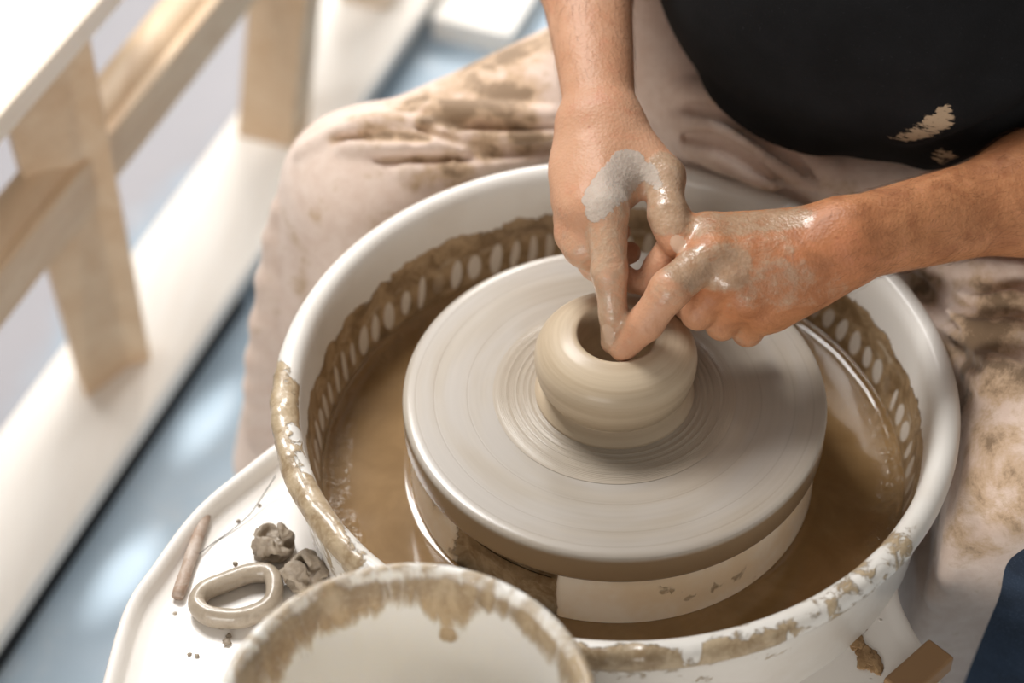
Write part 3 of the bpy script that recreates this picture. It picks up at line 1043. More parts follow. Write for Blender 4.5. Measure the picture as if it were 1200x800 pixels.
bench = empty('wooden_bench', tuple(B2 * (pl_ + 0.06) + A2 * 0.5 + np.array([0, 0, ZP])))
tag(bench, 'blond pine bench with square legs and long rails, left of the wheel', 'bench')
ZB = 0.503
te = loc(at(60, 66, ZB))[0]
bpart('bench_top', (te - 0.12, -0.75, ZB - 0.026), (te, 0.46, ZB), M_TOP, bench, 0.003)
lb = loc(at(152, 425, ZP))
LA, LB_, LC = at(102, 468, ZP), at(152, 430, ZP), at(178, 423, ZP)
back = B2 * -0.030 + A2 * 0.030
top = np.array([0, 0, ZB - 0.026 - ZP])
q = [LA, LB_, LC, LC + back, LA + back]
sh = np.array([-0.018, 0, 0])
qt = [LA + top + sh, LB_ + top, LC + top, LC + back + top, LA + back + top + sh]
bm = bmesh.new()
bv = [bm.verts.new(p) for p in q + qt]
for f_ in ((4, 3, 2, 1, 0), (5, 6, 7, 8, 9), (0, 1, 6, 5), (1, 2, 7, 6), (2, 3, 8, 7), (3, 4, 9, 8), (4, 0, 5, 9)):
    bm.faces.new([bv[i] for i in f_])
bmesh.ops.recalc_face_normals(bm, faces=bm.faces)
bmesh.ops.bevel(bm, geom=list(bm.edges), offset=0.003, segments=2, affect='EDGES', profile=0.5)
me = bpy.data.meshes.new('leg')
bm.to_mesh(me)
bm.free()
link('leg', me, M_PINE, bench, smooth=False)
# rails
rl = loc(at(60, 320, 0.22))
rb = loc(at(132, 219, 0.280))
bpart('rail', (rb[0] - 0.017, -0.75, 0.280), (rb[0], 1.02, 0.336), M_PINE, bench, 0.004)
rc = loc(at(114, 137, 0.325))
p0 = B2 * rc[0] + A2 * (-0.75) + np.array([0, 0, 0.325])
p1 = B2 * rc[0] + A2 * 1.02 + np.array([0, 0, 0.325])
V, F = tube([p0 + (p1 - p0) * t for t in np.linspace(0, 1, 12)], 0.025, 24)
link('round_rail', mesh_from('round_rail', V, F), M_PINE, bench)
# splayed far leg and end leg
fb = loc(at(309, 168, ZP))
lean = np.array([[0.0, 0.0, 1.0]])
me = bevel_box((fb[0] - 0.036, fb[1], ZP), (fb[0] + 0.036, fb[1] + 0.05, 0.36), Z0, AXS, 0.004)
me.transform(Matrix.Translation(A2 * 0) @ Matrix.Identity(4))
for v in me.vertices:
    t = (v.co.z - ZP)
    v.co += Vector(A2 * t * 0.30 + B2 * t * 0.05)
link('leg', me, M_PINE, bench, smooth=False)
eb = loc(at(428, 4, ZP))
bpart('leg', (eb[0] - 0.036, eb[1] - 0.01, ZP), (eb[0] + 0.036, eb[1] + 0.06, 0.30), M_TOP, bench, 0.01)
# block that carries the rail ends
# second board lying beyond
zc = 0.035
c1, c2 = loc(at(490, 17, zc)), loc(at(588, 38, zc))
ob = link('wooden_board', bevel_box((max(c1[0] - 0.005, pr_ + 0.004), (c1[1] + c2[1]) / 2, 0.0), (c2[0] + 0.012, c1[1] + 0.5, zc), Z0, AXS, 0.003), M_PLANK, None, smooth=False)
tag(ob, 'short white board on the blue floor past the end of the plank', 'board')

# brown block on the right edge of the tray
bc = at(1076, 788, 0.45)
ca, sa = math.cos(0.75), math.sin(0.75)
bl = link('wooden_block', bevel_box((-0.011, -0.024, 0.0), (0.011, 0.024, 0.016), np.array([bc[0], bc[1], ZT + 0.0002]),
                                    np.array([[ca, sa, 0], [-sa, ca, 0], [0, 0, 1.0]]), 0.002), M_BROWN, None, smooth=False)
tag(bl, 'small brown wooden block on the right edge of the tray', 'wooden block')
for i, (x, y, sx_, sy_) in enumerate([(1004, 752, 0.005, 0.007), (1016, 772, 0.008, 0.009), (1010, 735, 0.003, 0.003), (1027, 781, 0.004, 0.006)]):
    bm = bmesh.new()
    bmesh.ops.create_icosphere(bm, subdivisions=4, radius=1.0)
    for v in bm.verts:
        n_ = 1 + 0.55 * mnoise.fractal(v.co * 1.6 + Vector((i * 7.3, 2, 1)), 1.0, 2.0, 4)
        v.co = Vector((v.co.x * sx_ * n_, v.co.y * sy_ * n_, v.co.z * 0.0011))
    me = bpy.data.meshes.new('flake')
    bm.to_mesh(me)
    bm.free()
    me.transform(Matrix.Translation(at(x, y, ZT + 0.0008)))
    o = link('clay_flake', me, M_FLAKE)
    tag(o, ['middle-sized brown clay flake on the tray just under the pan, lower right', 'largest brown clay flake on the tray, lower right', 'smallest round clay flake close under the pan, lower right', 'narrow brown clay flake nearest the wooden block'][i], 'clay flake', 'dried clay flakes at the lower right')

# ------------------------------------------------------------------ the potter
BODY = Field()
v3 = lambda *a: np.array(a, float)
TORSO_L, TORSO_R = v3(0.40, 0.40, 1.06), v3(0.02, 0.46, 1.06)

# --- right hand (on the left of the photo)
R_WR = J(704, 136, 0.045)
R_EL = J(668, -185, 0.190)
r_mcp = [J(712, 247, -0.006), J(688, 246, 0.004), J(677, 243, 0.018), J(671, 236, 0.034)]
r_idx = [r_mcp[0], J(714, 318, -0.014), J(719, 368, -0.006), J(715, 402, 0.004)]
r_mid = [r_mcp[1], J(682, 290, 0.010), J(714, 316, 0.024), J(741, 330, 0.015)]
r_rin = [r_mcp[2], J(672, 273, 0.022), J(698, 308, 0.034), J(738, 296, 0.046)]
r_lit = [r_mcp[3], J(668, 258, 0.046), J(692, 282, 0.062), J(728, 272, 0.066)]
r_thm = [J(735, 165, 0.040), J(778, 207, 0.020), J(783, 252, 0.004), J(792, 288, -0.006)]

# forearm: two bones' worth of muscle side by side
def forearm(wr, el, across, w0, w1, r0, r1, bulge, k=0.03):
    ax_ = el - wr
    BODY.cone(wr + across * w0, el + across * w1, r0, r1, k)
    BODY.cone(wr - across * w0, el - across * w1, r0, r1, k)
    m = wr + ax_ * 0.62
    BODY.cone(m, el, bulge, bulge * 0.95, 0.04)


def unit(v):
    return v / np.linalg.norm(v)


ra = unit(np.cross(unit(R_EL - R_WR), CD))
forearm(R_WR, R_EL, ra, 0.0062, 0.016, 0.0168, 0.030, 0.038, 0.024)
# metacarpals
rads = [0.0125, 0.0122, 0.0120, 0.0115]
for i, m in enumerate(r_mcp):
    w = R_WR + (m - R_WR) * 0.12 - ra * (0.006 - 0.005 * i) * 1.2
    BODY.cone(w, m, 0.0165, rads[i] + 0.0005, 0.016)
BODY.ball((r_mcp[1] + R_WR) / 2 + v3(0, 0, -0.008), (0.030, 0.040, 0.016), 0.012)
BODY.chain(r_idx, [0.0142, 0.0118, 0.0094, 0.0066], 0.005)
BODY.chain(r_mid, [0.0132, 0.0115, 0.0100, 0.0082], 0.009)
BODY.chain(r_rin, [0.0128, 0.0110, 0.0098, 0.0080], 0.010)
BODY.chain(r_lit, [0.0118, 0.0098, 0.0084, 0.0070], 0.009)
# thumb and its web
BODY.cone(R_WR + (r_thm[0] - R_WR) * 0.4, r_thm[1], 0.0185, 0.0145, 0.016)
BODY.chain(r_thm[1:], [0.0138, 0.0118, 0.0082], 0.006)
BODY.ball(r_thm[2], 0.0128, 0.006)
BODY.ball((r_thm[2] + r_thm[3]) / 2, 0.0118, 0.006)
BODY.cone(J(746, 190, 0.030), J(728, 225, 0.016), 0.0085, 0.0075, 0.020)
# knuckles and tendons
for i, m in enumerate(r_mcp):
    BODY.ball(m - CD * 0.0045 + CU * 0.001, 0.0092, 0.010)
for i, (x, y, x2, y2) in enumerate([(708, 232, 702, 172), (686, 232, 694, 170), (669, 232, 684, 172)]):
    s0 = [-0.010, 0.002, 0.016][i]
    BODY.cone(J(x, y, s0 - 0.006), J(x2, y2, 0.018), 0.0030, 0.0028, 0.010)

# --- left hand (on the right of the photo)
L_WR = J(1006, 278, 0.0)
L_EL = J(1340, 198, 0.085)
l_mcp = [J(836, 296, -0.010), J(852, 327, -0.010), J(872, 350, -0.004), J(894, 367, 0.006)]
l_idx = [l_mcp[0], J(785, 339, -0.026), J(757, 378, -0.016), J(730, 408, -0.002)]
l_mid = [l_mcp[1], J(818, 366, 0.008), J(806, 358, 0.032), J(816, 344, 0.042)]
l_rin = [l_mcp[2], J(846, 379, 0.018), J(838, 366, 0.044), J(850, 356, 0.050)]
l_lit = [l_mcp[3], J(876, 388, 0.026), J(868, 378, 0.050), J(880, 366, 0.054)]
l_thm = [J(935, 257, 0.012), J(829, 273, 0.008), J(788, 296, 0.012), J(761, 334, 0.010)]
la = unit(np.cross(unit(L_EL - L_WR), CD))
forearm(L_WR, L_EL, la, 0.0095, 0.0145, 0.0190, 0.026, 0.0325, 0.022)
rads = [0.0135, 0.0130, 0.0125, 0.0118]
for i, m in enumerate(l_mcp):
    w = L_WR + (m - L_WR) * 0.15 + la * (0.012 - 0.008 * i) * -1.0
    BODY.cone(w, m, 0.0165, rads[i], 0.016)
BODY.ball(J(915, 318, 0.012), (0.040, 0.034, 0.018), 0.014)
BODY.cone(J(985, 308, 0.012), J(908, 360, 0.012), 0.0165, 0.0145, 0.016)      # heel of the hand
BODY.chain(l_idx, [0.0145, 0.0134, 0.0118, 0.0094], 0.005)
BODY.chain(l_mid, [0.0132, 0.0116, 0.0100, 0.0085], 0.004)
BODY.chain(l_rin, [0.0128, 0.0112, 0.0098, 0.0082], 0.004)
BODY.chain(l_lit, [0.0120, 0.0104, 0.0090, 0.0078], 0.004)
BODY.cone(L_WR + (l_thm[0] - L_WR) * 0.5, l_thm[1], 0.0165, 0.0128, 0.014)
BODY.chain(l_thm[1:], [0.0130, 0.0122, 0.0095], 0.005)
BODY.ball((l_thm[2] + l_thm[3]) / 2, 0.0122, 0.006)
BODY.cone(J(870, 285, 0.004), J(840, 278, 0.000), 0.009, 0.008, 0.018)
for i, m in enumerate(l_mcp):
    BODY.ball(m - CD * 0.0052, 0.0095, 0.009)
for (x, y, x2, y2, s0) in [(845, 300, 930, 280, -0.016), (862, 330, 940, 292, -0.017), (882, 355, 948, 305, -0.011)]:
    BODY.cone(J(x, y, s0), J(x2, y2, -0.010), 0.0030, 0.0026, 0.010)

# creases between segments (shallow cuts across the finger)
def crease(x0, y0, x1, y1, w=0.0011, depth=0.0006):
    p, q = BODY.hit(x0, y0, -0.08, 0.3), BODY.hit(x1, y1, -0.08, 0.3)
    m = BODY.hit((x0 + x1) / 2, (y0 + y1) / 2, -0.08, 0.3)
    o = -CD * (w - depth)
    CUTS.append((p + o, m + o, q + o, w))


CUTS = []
for c in [(776, 247, 796, 250), (775, 254, 797, 257), (777, 260, 796, 263), (779, 242, 794, 244),
          (700, 314, 727, 315), (701, 321, 727, 322), (702, 308, 727, 308), (708, 366, 729, 368),
          (769, 333, 792, 352), (773, 328, 797, 347), (765, 338, 788, 357), (748, 372, 764, 388),
          (728, 205, 748, 226), (742, 186, 757, 208)]:
    crease(*c)

# --- trunk, upper arms, neck, head, legs
PELV = v3(0.215, 0.50, 0.575)
BODY.cone(R_EL, TORSO_R, 0.043, 0.055, 0.03)
BODY.cone(L_EL, TORSO_L, 0.044, 0.056, 0.03)
BODY.ball(PELV, (0.175, 0.135, 0.125), 0.05)
BODY.ball(v3(0.205, 0.335, 0.692), (0.178, 0.165, 0.162), 0.06)
BODY.ball(v3(0.212, 0.43, 0.95), (0.175, 0.125, 0.185), 0.06)
BODY.cone(TORSO_L, TORSO_R, 0.060, 0.060, 0.06)
BODY.cone(v3(0.21, 0.43, 1.08), v3(0.195, 0.36, 1.20), 0.062, 0.056, 0.04)
HD = v3(0.180, 0.30, 1.275)
hx, hy, hz = unit(v3(0.95, 0.30, 0.0)), unit(v3(0.22, -0.70, -0.62)), None
hz = np.cross(hy, hx)
hz = hz if hz[2] > 0 else -hz
HR = np.stack([hx, hy, hz], 1)
hp_ = lambda a, b, c: HD + HR @ v3(a, b, c)
BODY.ball(HD + HR @ v3(0, -0.01, 0.03), (0.074, 0.093, 0.090), 0.02, HR)
BODY.ball(hp_(0, 0.030, -0.045), (0.056, 0.062, 0.066), 0.03, HR)
BODY.cone(hp_(0, 0.088, 0.012), hp_(0, 0.105, -0.022), 0.008, 0.014, 0.012)
BODY.cone(hp_(-0.02, 0.078, -0.058), hp_(0.02, 0.078, -0.058), 0.007, 0.007, 0.01)
BODY.cone(hp_(-0.03, 0.077, 0.034), hp_(0.03, 0.077, 0.034), 0.010, 0.010, 0.014)
for sx in (-1, 1):
    BODY.ball(hp_(sx * 0.076, -0.012, -0.004), (0.008, 0.018, 0.030), 0.008, HR)
    BODY.ball(hp_(sx * 0.031, 0.090, 0.016), (0.014, 0.010, 0.009), 0.008, HR, op=-1)
R_HIP, R_KNEE, R_ANK = v3(0.125, 0.465, 0.500), v3(-0.205, 0.252, 0.466), v3(-0.265, 0.270, 0.085)
L_HIP, L_KNEE, L_ANK = v3(0.300, 0.445, 0.505), v3(0.318, -0.045, 0.470), v3(0.335, 0.02, 0.085)
LEGS = [(R_HIP, R_KNEE, R_ANK), (L_HIP, L_KNEE, L_ANK)]
for h, kn, an in LEGS:
    BODY.cone(h, kn, 0.072, 0.050, 0.04)
    BODY.cone(kn, an, 0.054, 0.036, 0.02)
    BODY.cone(an, an + v3(-0.03, -0.10, -0.045), 0.035, 0.028, 0.02)

for p, m, q, w in CUTS:
    BODY.cone(p, m, w, w, 0.0016, op=-1)
    BODY.cone(m, q, w, w, 0.0016, op=-1)
# nails: slightly raised plates
NAILS = []
def nail(x, y, dx, dy, L, Wd):
    p = BODY.hit(x, y, -0.08, 0.3)
    g = np.array([BODY.ev(p + e) - BODY.ev(p - e) for e in np.eye(3) * 0.002])
    nz = unit(g)
    t = CR * dx - CU * dy
    t = unit(t - nz * (t @ nz))
    R_ = np.stack([t, np.cross(nz, t), nz], 1)
    NAILS.append((p, R_, L, Wd))
    BODY.ball(p - nz * 0.0012, (L, Wd, 0.0019), 0.0008, R_)


nail(795, 286, 0.45, 0.85, 0.0066, 0.0052)
nail(712.5, 391, -0.02, 1.0, 0.0078, 0.0048)

FX = axis(-0.42, (-0.12, 0.02), (-0.065, 0.006), (0.30, 0.0016), (0.36, 0.006), (0.62, 0.02))
FY = axis(-0.25, (-0.06, 0.012), (-0.034, 0.006), (0.27, 0.0016), (0.33, 0.005), (0.72, 0.012))
FZ = axis(-0.01, (0.44, 0.02), (0.55, 0.010), (0.715, 0.0016), (0.76, 0.005), (1.42, 0.010))
me = BODY.mesh('person', FX, FY, FZ, relax=1)
P = verts_np(me).astype(float)


def near(pts, rad, soft):
    """1 on the chain of points (pixel, pixel, depth, radius m) fading out"""
    out = np.zeros(len(P))
    pts = [np.asarray(q, float) for q in pts]
    if len(pts) == 1:
        pts = pts * 2
    for a, b in zip(pts[:-1], pts[1:]):
        ba = b - a
        h = np.clip(((P - a) @ ba) / (ba @ ba + 1e-9), 0, 1)
        d = np.linalg.norm(P - a - h[:, None] * ba, axis=1)
        out = np.maximum(out, 1 - sstep(rad - soft, rad + soft, d))
    return out


clay = np.zeros(len(P))
clay = np.maximum(clay, 0.62 * near(r_idx, 0.018, 0.006))
clay = np.maximum(clay, 0.70 * near([r_idx[2], r_idx[3]], 0.015, 0.005))
clay = np.maximum(clay, 0.85 * near([r_thm[1] - CD * 0.01, (r_thm[1] + r_thm[2]) / 2 - CD * 0.01, r_thm[2] - CD * 0.01], 0.017, 0.006))
clay = np.maximum(clay, 0.62 * near([r_mcp[0] - CD * 0.01, J(742, 225, 0.0)], 0.018, 0.008))
clay = np.maximum(clay, 0.40 * near(r_mcp[1:], 0.022, 0.01))
clay = np.maximum(clay, 0.50 * near([r_mid[1], r_mid[2], r_mid[3]], 0.018, 0.006))
clay = np.maximum(clay, 0.72 * near([J(822, 262, -0.01), J(880, 258, -0.01), J(930, 252, -0.008)], 0.016, 0.010))
clay = np.maximum(clay, 0.85 * near([J(806, 308, -0.035), J(826, 318, -0.03), J(855, 312, -0.03)], 0.019, 0.008))
clay = np.maximum(clay, 0.50 * near([J(880, 290, -0.03), J(905, 285, -0.02)], 0.022, 0.012))
clay = np.maximum(clay, 0.52 * near([J(880, 340, -0.02), J(915, 335, -0.02), J(950, 330, -0.01)], 0.022, 0.014))
clay = np.maximum(clay, 0.50 * near([l_idx[1] - CD * 0.012], 0.014, 0.008))
clay = np.maximum(clay, 0.34 * near(l_idx, 0.018, 0.006))
clay = np.maximum(clay, 0.42 * near([l_mid[1], l_rin[1], l_lit[1]], 0.015, 0.008))
clay = np.maximum(clay, 0.50 * near([J(962, 345, -0.01), J(985, 338, -0.01)], 0.010, 0.008))
dry = np.zeros(len(P))
dry = np.maximum(dry, 0.80 * near([J(737, 196, 0.005), J(722, 215, -0.005), J(706, 232, -0.015)], 0.0145, 0.006))
dry = np.maximum(dry, 0.70 * near([J(700, 246, -0.018)], 0.010, 0.005))
dry = np.maximum(dry, 0.62 * near([J(757, 198, 0.005), J(766, 212, 0.0)], 0.008, 0.004))
red = np.zeros(len(P))
red = np.maximum(red, 1.0 * near([J(880, 325, -0.015), J(930, 310, -0.015), J(985, 295, -0.02)], 0.030, 0.018))
red = np.maximum(red, 0.6 * near([l_idx[2], l_idx[3]], 0.014, 0.006))
red = np.maximum(red, 0.55 * near([r_thm[3]], 0.014, 0.008))
red = np.maximum(red, 0.6 * near([l_thm[3]], 0.016, 0.008))
red = np.maximum(red, 0.45 * near(r_mcp, 0.02, 0.012))
red = np.maximum(red, 0.35 * near([R_WR, R_WR * 0.5 + R_EL * 0.5], 0.04, 0.02))
arm_shade_v = np.maximum(0.95 * near([J(905, 300, 0.0), L_WR, L_EL], 0.075, 0.03), 0.12)  # mask of the shade painted over the left forearm
nailv = np.zeros(len(P))
for p, R_, L, Wd in NAILS:
    q = (P - p) @ R_
    nailv = np.maximum(nailv, ((q[:, 0] / (L * 1.02)) ** 2 + (q[:, 1] / (Wd * 1.02)) ** 2 < 1) * (np.abs(q[:, 2]) < 0.003) * 1.0)
for nm, vals in (('clay', clay), ('dry', dry), ('red', red), ('tan', arm_shade_v), ('nail', nailv)):
    attr(me, nm, vals)
person = link('person', me, M_SKIN)
tag(person, 'person in black t-shirt and stained apron, both hands shaping the wet clay pot', 'person')

# --- fine hair on the forearms
vn = np.empty(len(me.vertices) * 3, dtype=np.float32)
me.vertices.foreach_get('normal', vn)
vn = vn.reshape(-1, 3)
HV, HFc = [], []
for wr, el, num, lo in ((L_WR, L_EL, 1300, -0.22), (R_WR, R_EL, 800, 0.02)):
    axv = el - wr
    t = ((P - wr) @ axv) / (axv @ axv)
    dd = np.linalg.norm(P - wr - t[:, None] * axv, axis=1)
    ok = np.nonzero((t > lo) & (t < 0.9) & (dd < 0.075) & ((vn @ -CD) > -0.15) & (clay < 0.5))[0]
    w = np.clip((t[ok] - lo) / 0.35, 0.06, 1)
    for i in RNG.choice(ok, size=num, replace=False, p=w / w.sum()):
        n_ = vn[i].astype(float)
        d_ = -unit(axv) + RNG.normal(size=3) * 0.35 - CU * 0.25
        d_ = unit(d_ - n_ * (d_ @ n_))
        s_ = np.cross(n_, d_)
        L_ = RNG.uniform(0.008, 0.017)
        b0 = len(HV)
        for q_, (u_, h_) in enumerate(((0, -0.0004), (0.4, 0.0011), (0.75, 0.0016), (1.0, 0.0014))):
            c_ = P[i] + d_ * L_ * u_ + n_ * h_ + s_ * 0.0012 * u_ * u_ * RNG.normal()
            r_ = 0.000065 * (1 - 0.75 * u_)
            for a_ in range(3):
                HV.append(c_ + (s_ * math.cos(a_ * 2.0944) + n_ * math.sin(a_ * 2.0944)) * r_)
        for q_ in range(3):
            for a_ in range(3):
                a2 = (a_ + 1) % 3
                HFc.append((b0 + q_ * 3 + a_, b0 + q_ * 3 + a2, b0 + q_ * 3 + 3 + a2, b0 + q_ * 3 + 3 + a_))
ah = link('arm_hair', mesh_from('arm_hair', HV, HFc), M_HAIR, person)
ah['kind'] = 'stuff'
ah['label'] = 'fine brown hair on the forearms'

# --- t-shirt
SH = Field()
SH.ball(v3(0.205, 0.332, 0.692), (0.189, 0.178, 0.172), 0.06)
SH.ball(v3(0.212, 0.43, 0.95), (0.185, 0.137, 0.190), 0.06)
SH.ball(PELV + v3(0, 0.01, 0.03), (0.184, 0.150, 0.120), 0.05)
SH.cone(TORSO_L, TORSO_R, 0.068, 0.068, 0.06)
SH.cone(TORSO_L + (L_EL - TORSO_L) * 0.55, TORSO_L, 0.074, 0.074, 0.03)
SH.cone(TORSO_R + (R_EL - TORSO_R) * 0.55, TORSO_R, 0.072, 0.074, 0.03)
def fold(field, pix, rad, k, off=0.0, op=1, smin=-0.6, smax=1.2, lift=0.0):
    """a fold or groove that follows the garment along a line seen in the photo"""
    base = Field()
    base.p = list(field.p)
    pts = [base.hit(x, y, smin, smax) - CD * off + v3(0, 0, lift) for x, y in pix]
    pts = [q for q in pts if np.linalg.norm(q - CAM) < 2.4]
    if len(pts) < 2:
        return
    c = catmull(pts, 4)
    m = len(c)
    rr = [rad * (0.35 + 0.65 * math.sin(math.pi * min(1, max(0, (i + 0.6) / (m + 0.2))))) for i in range(m)]
    for i in range(m - 1):
        field.cone(c[i], c[i + 1], rr[i], rr[i + 1], k, op)


for pix in ([(1060, 150), (1110, 128), (1170, 100), (1199, 82)], [(1080, 185), (1130, 160), (1199, 128)], [(840, 96), (900, 140), (970, 165)]):
    fold(SH, pix, 0.006, 0.02, -0.002)
SH.cone(v3(0.21, 0.43, 1.10), v3(0.19, 0.34, 1.26), 0.066, 0.066, 0.006, op=-1)
SH.plane(PELV + v3(0, 0, 0.0), v3(0.0, 0.0, -1), 0.01)
me = SH.mesh('t_shirt', np.arange(-0.14, 0.56, 0.006), np.arange(0.14, 0.68, 0.006), np.arange(0.53, 1.16, 0.006), relax=2)
P = verts_np(me).astype(float)
pm = np.zeros(len(P))
for x, y, x2, y2, r in [(1050, 160, 1105, 146, 0.010), (1090, 140, 1110, 130, 0.007), (1060, 192, 1105, 180, 0.011), (1062, 134, 1072, 130, 0.003), (1120, 79, 1160, 79, 0.0026), (1082, 99, 1086, 99, 0.004), (1108, 126, 1114, 124, 0.003)]:
    pm = np.maximum(pm, near([SH.hit(x, y), SH.hit(x2, y2)], r, r * 0.7))
attr(me, 'mud', pm)
shirt = link('t_shirt', me, M_SHIRT, person)
shirt['label'] = 'black cotton t-shirt with smears of dried clay'

# --- jeans
JE = Field()
JE.ball(PELV, (0.186, 0.146, 0.125), 0.05)
for h, kn, an in LEGS:
    JE.cone(h, kn, 0.076, 0.055, 0.04)
    JE.cone(kn, an, 0.060, 0.054, 0.02)
JE.plane(v3(0, 0, 0.105), v3(0, 0, -1), 0.004)
JE.plane(v3(0, 0, 0.640), v3(0, 0, 1), 0.004)
me = JE.mesh('jeans', np.arange(-0.37, 0.47, 0.007), np.arange(-0.14, 0.68, 0.007), np.arange(0.09, 0.72, 0.007), relax=2)
jeans = link('jeans', me, M_JEANS, person)
jeans['label'] = 'blue denim jeans'

# --- apron
AP = Field()
for (h, kn, an) in LEGS:
    AP.cone(h + v3(0, 0, 0.0), kn, 0.084, 0.066, 0.04)
AP.ball(PELV + v3(0, -0.03, -0.02), (0.180, 0.150, 0.095), 0.05)
AP.cone(v3(0.02, 0.345, 0.570), v3(0.10, 0.265, 0.530), 0.050, 0.045, 0.06)      # cloth pulled over the lap
AP.cone(v3(0.10, 0.265, 0.530), v3(0.22, 0.215, 0.515), 0.045, 0.050, 0.05)
# strip rising beside the belly
AP.cone(v3(0.025, 0.40, 0.60), v3(0.045, 0.43, 0.86), 0.055, 0.06, 0.06)
# right leg hang
dn = [(v3(-0.215, 0.258, 0.478), v3(-0.300, 0.235, 0.16)), (v3(-0.200, 0.250, 0.475), v3(-0.255, 0.205, 0.16)), (v3(-0.18, 0.265, 0.47), v3(-0.205, 0.235, 0.16)), (v3(-0.14, 0.29, 0.47), v3(-0.155, 0.28, 0.16))]
for i, (a, b) in enumerate(dn):
    AP.cone(a, b, 0.060, 0.048, 0.025)
# left leg hang between the thigh and the pan
for (a, b) in [(v3(0.285, 0.22, 0.475), v3(0.270, 0.21, 0.24)), (v3(0.290, 0.10, 0.475), v3(0.262, 0.09, 0.24)), (v3(0.300, 0.0, 0.470), v3(0.262, -0.005, 0.24)), (v3(0.305, -0.045, 0.465), v3(0.262, -0.070, 0.24))]:
    AP.cone(a, b, 0.066, 0.046, 0.03)
# folds: rolls of cloth standing proud, then the deep creases between them
ROLLS = [  # line in the photo, radius, how far it stands out, blend
    ([(800, 108), (850, 120), (905, 150), (975, 200)], 0.0100, 0.002, 0.012),
    ([(790, 140), (840, 148), (890, 176), (950, 220)], 0.0100, 0.005, 0.006),
    ([(800, 178), (845, 182), (885, 205), (920, 230)], 0.0090, 0.004, 0.006),
    ([(350, 180), (410, 152), (470, 146), (530, 156)], 0.0085, 0.003, 0.008),
    ([(500, 128), (545, 134), (600, 138), (655, 138)], 0.0080, 0.002, 0.010),
    ([(540, 162), (590, 163), (640, 160), (660, 158)], 0.0085, 0.004, 0.006),
    ([(400, 174), (460, 170), (520, 174), (560, 178)], 0.0080, 0.003, 0.008),
    ([(470, 200), (530, 198), (590, 190), (650, 184)], 0.0080, 0.002, 0.008),
    ([(325, 245), (312, 320), (304, 420), (298, 520)], 0.0100, 0.004, 0.012),
    ([(1075, 312), (1110, 312), (1150, 318), (1199, 316)], 0.0090, 0.003, 0.008),
    ([(1105, 340), (1140, 348), (1199, 348)], 0.0080, 0.004, 0.006),
    ([(1110, 372), (1140, 386), (1199, 390)], 0.0100, 0.003, 0.010),
    ([(1062, 346), (1082, 376), (1108, 408)], 0.0100, 0.004, 0.008),
    ([(1140, 428), (1165, 446), (1190, 448)], 0.0090, 0.001, 0.016),
    ([(1112, 520), (1128, 600), (1112, 690)], 0.0090, 0.001, 0.016),
    ([(1078, 640), (1090, 690), (1102, 745)], 0.0080, 0.002, 0.012)]
for pix, r, o_, k_ in ROLLS:
    fold(AP, pix, r, k_, o_)
GROOVE = [([(806, 125), (850, 136), (905, 170), (955, 208)], 0.0050),
          ([(800, 160), (835, 163), (879, 188), (935, 228)], 0.0050),
          ([(1064, 314), (1084, 338), (1100, 362), (1124, 390)], 0.0050),
          ([(1096, 330), (1120, 352), (1150, 366), (1199, 368)], 0.0048),
          ([(1090, 326), (1130, 334), (1160, 336), (1199, 332)], 0.0036),
          ([(1086, 388), (1115, 410), (1150, 432)], 0.0045),
          ([(505, 143), (562, 147), (610, 148), (658, 148)], 0.0040),
          ([(490, 150), (535, 163), (570, 170)], 0.0036),
          ([(537, 186), (575, 180), (610, 175), (658, 170)], 0.0040),
          ([(390, 163), (450, 159), (500, 163)], 0.0036),
          ([(440, 188), (500, 186), (537, 186)], 0.0032)]
for pix, r in GROOVE:
    fold(AP, pix, r, 0.005, -0.0030, op=-1)
# keep it clear of the wheel's pan, cut its hems
AP.disc(v3(0, 0, 0.515), 0.2455, 0.026, 0.010, op=-1)
AP.disc(v3(0, 0, 0.45), 0.2385, 0.06, 0.010, op=-1)
AP.plane(v3(0.30, -0.074, 0.4), v3(0.10, -0.95, -0.22), 0.014)
AP.plane(v3(0, 0, 0.13), v3(0, 0, -1), 0.006)
me = AP.mesh('apron', np.arange(-0.40, 0.42, 0.0032), np.arange(-0.13, 0.60, 0.0032), axis(0.12, (0.36, 0.0035), (0.66, 0.0032), (0.94, 0.008)), relax=2)
P = verts_np(me).astype(float)
st = np.full(len(P), 0.16)
for x, y, r, w in [(600, 60, 0.075, 0.98), (610, 30, 0.06, 0.9), (550, 95, 0.05, 0.92), (590, 110, 0.06, 1.05), (540, 120, 0.05, 0.95), (490, 115, 0.04, 0.8), (440, 140, 0.04, 0.5), (620, 155, 0.035, 1.1), (570, 170, 0.03, 0.9), (530, 200, 0.035, 0.75), (480, 215, 0.025, 0.55), (430, 150, 0.03, 0.4),
                   (1090, 350, 0.06, 0.95), (1080, 400, 0.04, 0.85), (1150, 400, 0.06, 1.0), (1120, 450, 0.05, 0.75), (1100, 420, 0.04, 0.85), (1180, 370, 0.04, 0.95), (1190, 430, 0.05, 1.1), (1105, 560, 0.03, 0.75), (1100, 600, 0.022, 1.15), (1095, 640, 0.02, 0.9), (1160, 520, 0.05, 0.72), (1150, 560, 0.05, 0.66), (1130, 480, 0.04, 0.7), (1100, 480, 0.03, 0.7), (1190, 600, 0.04, 0.6), (1140, 640, 0.04, 0.5), (1180, 560, 0.04, 0.66), (370, 250, 0.012, 0.5)]:
    st = np.maximum(st, w * near([AP.hit(x, y)], r * 0.6, r * 0.6))
for pix, r in GROOVE[2:]:
    st = np.maximum(st, 0.6 * near([AP.hit(x, y) for x, y in pix], 0.006, 0.006))
attr(me, 'mud', st)
apron = link('apron', me, M_APRON, person)
apron['label'] = 'pale suede-like apron with brown clay stains over both knees'

